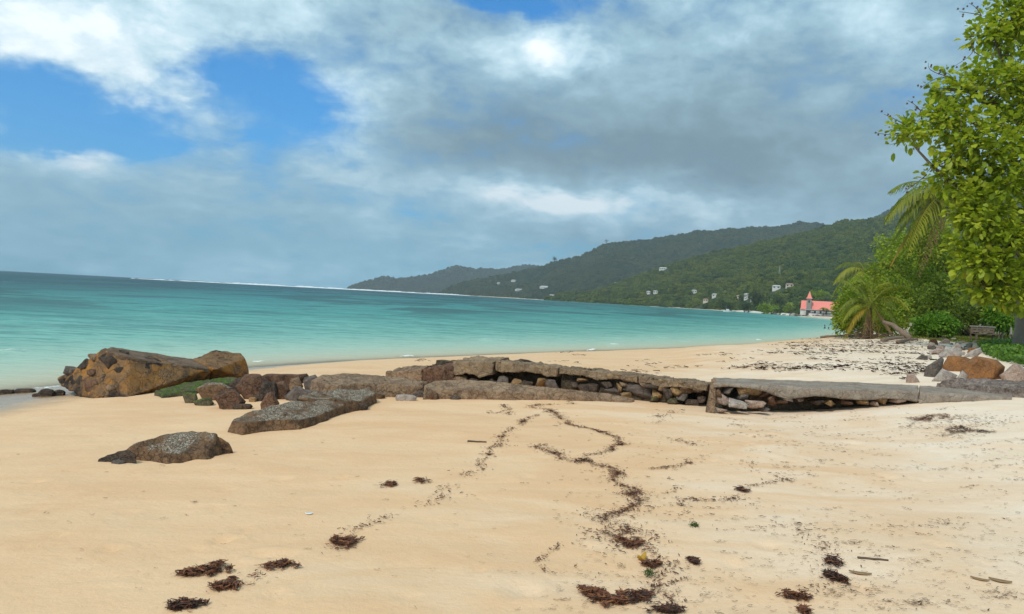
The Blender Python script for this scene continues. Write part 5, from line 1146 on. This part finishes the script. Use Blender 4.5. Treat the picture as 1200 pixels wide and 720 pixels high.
WR = [([(590, 474), (597, 480), (611, 491), (608, 501), (591, 512), (580, 527), (566, 545), (555, 554)], 230, .04, -.12), ([(555, 554), (524, 577), (508, 595)], 150, .06, -.05), ([(508, 595), (454, 604), (429, 617), (411, 635), (400, 646)], 170, .05, 0), ([(400, 640), (365, 654), (329, 664)], 160, .03, 0), ([(300, 672), (262, 692), (208, 714)], 180, .05, 0),
      ([(627, 474), (640, 480), (653, 487), (671, 498)], 360, .045, -.3), ([(671, 498), (689, 503), (712, 508), (725, 514), (721, 527), (703, 533), (685, 534)], 330, .03, -.4), ([(645, 479), (626, 489), (611, 492)], 160, .025, -.2), ([(627, 474), (660, 475), (682, 472)], 160, .02, -.2), ([(560, 478), (580, 483), (600, 480)], 120, .02, -.1),
      ([(631, 525), (652, 534), (674, 543), (690, 545), (707, 548), (725, 557)], 420, .05, -.3), ([(600, 520), (640, 523), (660, 530)], 110, .05, 0), ([(725, 557), (734, 570), (732, 585), (728, 598), (719, 608)], 640, .05, -.4), ([(719, 608), (706, 620), (700, 634)], 300, .08, -.1), ([(719, 608), (728, 618), (726, 630), (738, 636), (750, 644)], 560, .06, -.35),
      ([(760, 645), (776, 658), (783, 676), (775, 688), (757, 692)], 300, .05, -.1), ([(783, 680), (810, 676), (830, 668)], 260, .03, -.1), ([(640, 640), (648, 655), (646, 672)], 90, .02, 0), ([(690, 640), (650, 638)], 60, .02, 0), ([(757, 692), (780, 705), (800, 718)], 300, .03, -.2),
      ([(780, 591), (815, 588), (851, 584), (862, 577), (870, 572), (892, 570), (915, 565)], 200, .035, -.2), ([(870, 580), (892, 595), (919, 612), (945, 634), (964, 644), (979, 659), (983, 681)], 170, .08, -.05), ([(769, 552), (799, 546), (812, 541), (825, 535)], 200, .025, -.2), ([(825, 535), (850, 538), (877, 542), (905, 556), (915, 565)], 120, .06, 0), ([(769, 552), (790, 570), (795, 590)], 70, .03, 0),
      ([(775, 510), (800, 518), (822, 525)], 240, .09, 0), ([(800, 480), (770, 490), (757, 498)], 130, .06, 0), ([(838, 494), (868, 499)], 320, .08, 0), ([(720, 640), (700, 660), (690, 690)], 60, .08, 0), ([(725, 600), (760, 590), (800, 600), (790, 625)], 140, .14, 0), ([(983, 681), (960, 700), (930, 712)], 120, .06, 0), ([(770, 620), (772, 640), (790, 660)], 120, .08, 0)]
Q = np.vstack([along(p, dn * 1.5, sp_ * .85, rw, gp) for p, dn, sp_, gp in WR])
weed('seaweed_wrack', Q, .023, rw, 'thin dark lines of seaweed winding over the sand towards the wall', 'seaweed', 'stuff', None, .010, .58)
# loose bits, elongated along the tide line
def patch(x0, x1, y0, y1, n, rn_, thr=.05, f=1.6):
    px = rn_.uniform(x0, x1, n); py = rn_.uniform(y0, y1, n); q = np.array([GH(a_, b_)[:2] for a_, b_ in zip(px, py)])
    k = fbm(np.column_stack([q[:, 0] * f, q[:, 1] * f, np.zeros(n)]), 2) > thr; return q[k]
def multiply(Q, m, sx_, sy_, rn_):
    k = rn_.poisson(m, len(Q)) + 1; j = np.repeat(np.arange(len(Q)), k); return Q[j] + rn_.normal(size=(len(j), 2)) * [sx_, sy_]
Q = [multiply(patch(850, 1200, 478, 560, 330, rw, .0), 5, .07, .03, rw), multiply(patch(830, 1200, 560, 715, 230, rw, .0), 6, .04, .014, rw), multiply(patch(1060, 1170, 486, 513, 90, rw, -.1), 9, .12, .06, rw), multiply(patch(600, 850, 480, 715, 70, rw, .05), 3, .025, .014, rw),
     patch(650, 1200, 480, 718, 1800, rw, -.1, 1), multiply(patch(0, 500, 510, 700, 22, rw, -.2), 2, .02, .012, rw), patch(0, 650, 500, 718, 160, rw, -.1)]
Q = np.vstack(Q); weed('seaweed_scatter', Q, .027, rw, 'loose dark seaweed bits sprinkled over the right of the beach', 'seaweed', 'stuff', None, .004, .22, 0.0)
Q = [multiply(patch(930, 1100, 396, 416, 170, rw, -.15, .5), 9, .5, .30, rw), multiply(patch(860, 1090, 412, 436, 130, rw, -.05, .5), 8, .28, .16, rw), multiply(patch(700, 930, 404, 440, 45, rw, .0, .4), 4, .2, .1, rw), multiply(patch(1040, 1100, 430, 446, 30, rw, -.2), 5, .1, .06, rw), multiply(patch(460, 720, 412, 428, 14, rw, -.3), 3, .15, .05, rw)]
Q = np.vstack(Q); weed('seaweed_scatter', Q, .12, rw, 'dark seaweed streaks on the sand behind the wall', 'seaweed', 'stuff', None, .02, .25, .25)
CL = [(243, 672, 26, 9, 'large reddish seaweed clump at the lower left'), (222, 676, 12, 5, 'small dark clump left of the large reddish one'), (216, 712, 20, 7, 'seaweed clump at the bottom edge on the left'), (263, 690, 17, 8, 'seaweed clump below the large reddish one'), (327, 665, 22, 7, 'crescent seaweed clump right of the reddish clump'), (404, 635, 17, 8, 'reddish seaweed clump where the left line turns'), (457, 571, 9, 5, 'round brown seaweed ball on the middle left sand'),
      (494, 566, 10, 4, 'flat dark clump right of the round brown ball'), (712, 698, 28, 14, 'largest brown seaweed heap at the bottom centre'), (750, 700, 22, 9, 'seaweed heap trailing right of the largest heap'), (780, 714, 24, 5, 'seaweed strand at the bottom edge right of centre'), (735, 637, 18, 8, 'red brown seaweed heap at the end of the winding line'), (765, 662, 14, 4, 'flat reddish clump under the yellow leaf'), (930, 698, 17, 6, 'reddish clump at the bottom right of centre'), (942, 715, 7, 6, 'small brown lump at the bottom edge'), (980, 678, 12, 9, 'dark clump on the lower right sand'), (978, 660, 10, 7, 'dark clump just above another on the right'), (813, 657, 7, 5, 'small dark clump right of the winding line'), (684, 543, 16, 4, 'dark clump where the middle line bends'), (870, 575, 8, 4, 'dark clump at the tip of the right branch line'), (1085, 491, 32, 5, 'long reddish streak of seaweed before the slab'), (1130, 507, 30, 5, 'dark streak of seaweed at the right below the slab')]
for i, (px, py, rx, ry, lb) in enumerate(CL):
    c = GH(px, py); d_ = float((c - EYE) @ fw); ax = rx * d_ / FPX; c2 = GH(px, py - ry); ay = max(.05, np.linalg.norm(c2[:2] - c[:2])); n = int(70 + 420 * rx * ry / 250)
    n *= 5; u = rw.uniform(-1, 1, (n, 2)); u = u[(u ** 2).sum(1) < 1]; bow = (i % 3 - 1) * .8; rr_ = np.hypot(u[:, 0], u[:, 1]); fn_ = fbm(np.column_stack([u[:, 0] * 2.2, u[:, 1] * 1.5, np.full(len(u), i * 3.3)]), 3) + .42 * (1 - rr_ * 1.35); u = u[fn_ > .10]; u = u + np.column_stack([0 * u[:, 0], bow * (u[:, 0] ** 2 - .3)]) + rw.normal(size=u.shape) * .04
    weed('seaweed_clump', c[:2] + u * [ax * 1.15, ay * .75], .042, rw, lb, 'seaweed', None, 'seaweed clumps', .018, .68 if ('red' in lb or 'brown' in lb) else .4, None, .55)

# small finds on the sand
def flatleaf(px, py, L, W, rz, mat, lb, cat, name, curl=.25):
    c = GH(px, py); n = 9; V = []; Fq = []
    for i in range(n):
        t = i / (n - 1); w_ = W * math.sin(math.pi * min(.97, max(.04, t))) ** .8 / 2; x_ = (t - .5) * L; z_ = curl * L * (t - .5) ** 2 + .006
        for s, zz in ((-1, .12 * W), (0, 0), (1, .12 * W)): V.append((x_ * math.cos(rz) - s * w_ * math.sin(rz) + c[0], x_ * math.sin(rz) + s * w_ * math.cos(rz) + c[1], gz(c[0], c[1]) + z_ + zz))
        if i: a_ = (i - 1) * 3; Fq += [[a_, a_ + 3, a_ + 4, a_ + 1], [a_ + 1, a_ + 4, a_ + 5, a_ + 2]]
    o = mk(name, V, Fq, MAT[mat], None, True); md = o.modifiers.new('thickness', 'SOLIDIFY'); md.thickness = .004; tag(o, lb, cat)
flatleaf(362, 604.5, .055, .035, .2, 'shell', 'small white shell on the sand at left', 'shell', 'shell', .5)
flatleaf(752, 655, .09, .05, .9, 'yellowleaf', 'curled yellow leaf beside the seaweed line', 'leaf', 'fallen_leaf', 1.6); flatleaf(1008, 672, .13, .04, -.3, 'brownleaf', 'long brown leaf lying on the right sand', 'leaf', 'fallen_leaf')
flatleaf(1172, 684, .12, .045, -.5, 'brownleaf', 'brown leaf near the right edge of the sand', 'leaf', 'fallen_leaf'); flatleaf(1148, 682, .10, .03, -.6, 'brownleaf', 'narrow brown leaf left of the one at the edge', 'leaf', 'fallen_leaf')
rn4 = np.random.default_rng(4)
for (px, py, r, lb) in ((813, 617, .03, 'round tuft of green weed on the right sand'), (761, 673, .03, 'small green weed ball below the yellow leaf')):
    c = GH(px, py); P = c + rn4.normal(size=(160, 3)) * [r * .5, r * .5, r * .3] + [0, 0, r * .5]; V, F_ = leaves(P, rn4.normal(size=(160, 3)), .02, .006, rn4); tag(mk('weed_tuft', V, F_, MAT['greenweed']), lb, 'weed')
o = log('stick', (548, 518), (570, 519), .012, 'straight dark stick on the sand before the wall', 'stick', 0, 3, 'barkdark', 0)
o = log('stick', (1005, 655), (1041, 658), .010, 'thin dark stick lying at the lower right', 'stick', 0, 4, 'barkdark', 0)

# ------------------------------------------------------------------ haze
HAZE = 1.35e-4
if HAZE:
    m, t, out = newmat('sea haze'); v = t.node('ShaderNodeVolumePrincipled'); v.inputs['Color'].default_value = (.80, .90, 1, 1); v.inputs['Density'].default_value = HAZE; v.inputs['Anisotropy'].default_value = .2
    t.l.new(v.outputs[0], out.inputs['Volume'])
    V, Fq = box((0, 2850, 295), (10900, 6300, 632)); V[:, 2] = np.where(V[:, 2] < 0, -21, 780); tag(mk('haze', V, Fq, m), 'pale sea haze over the whole bay', 'haze', kind='stuff')
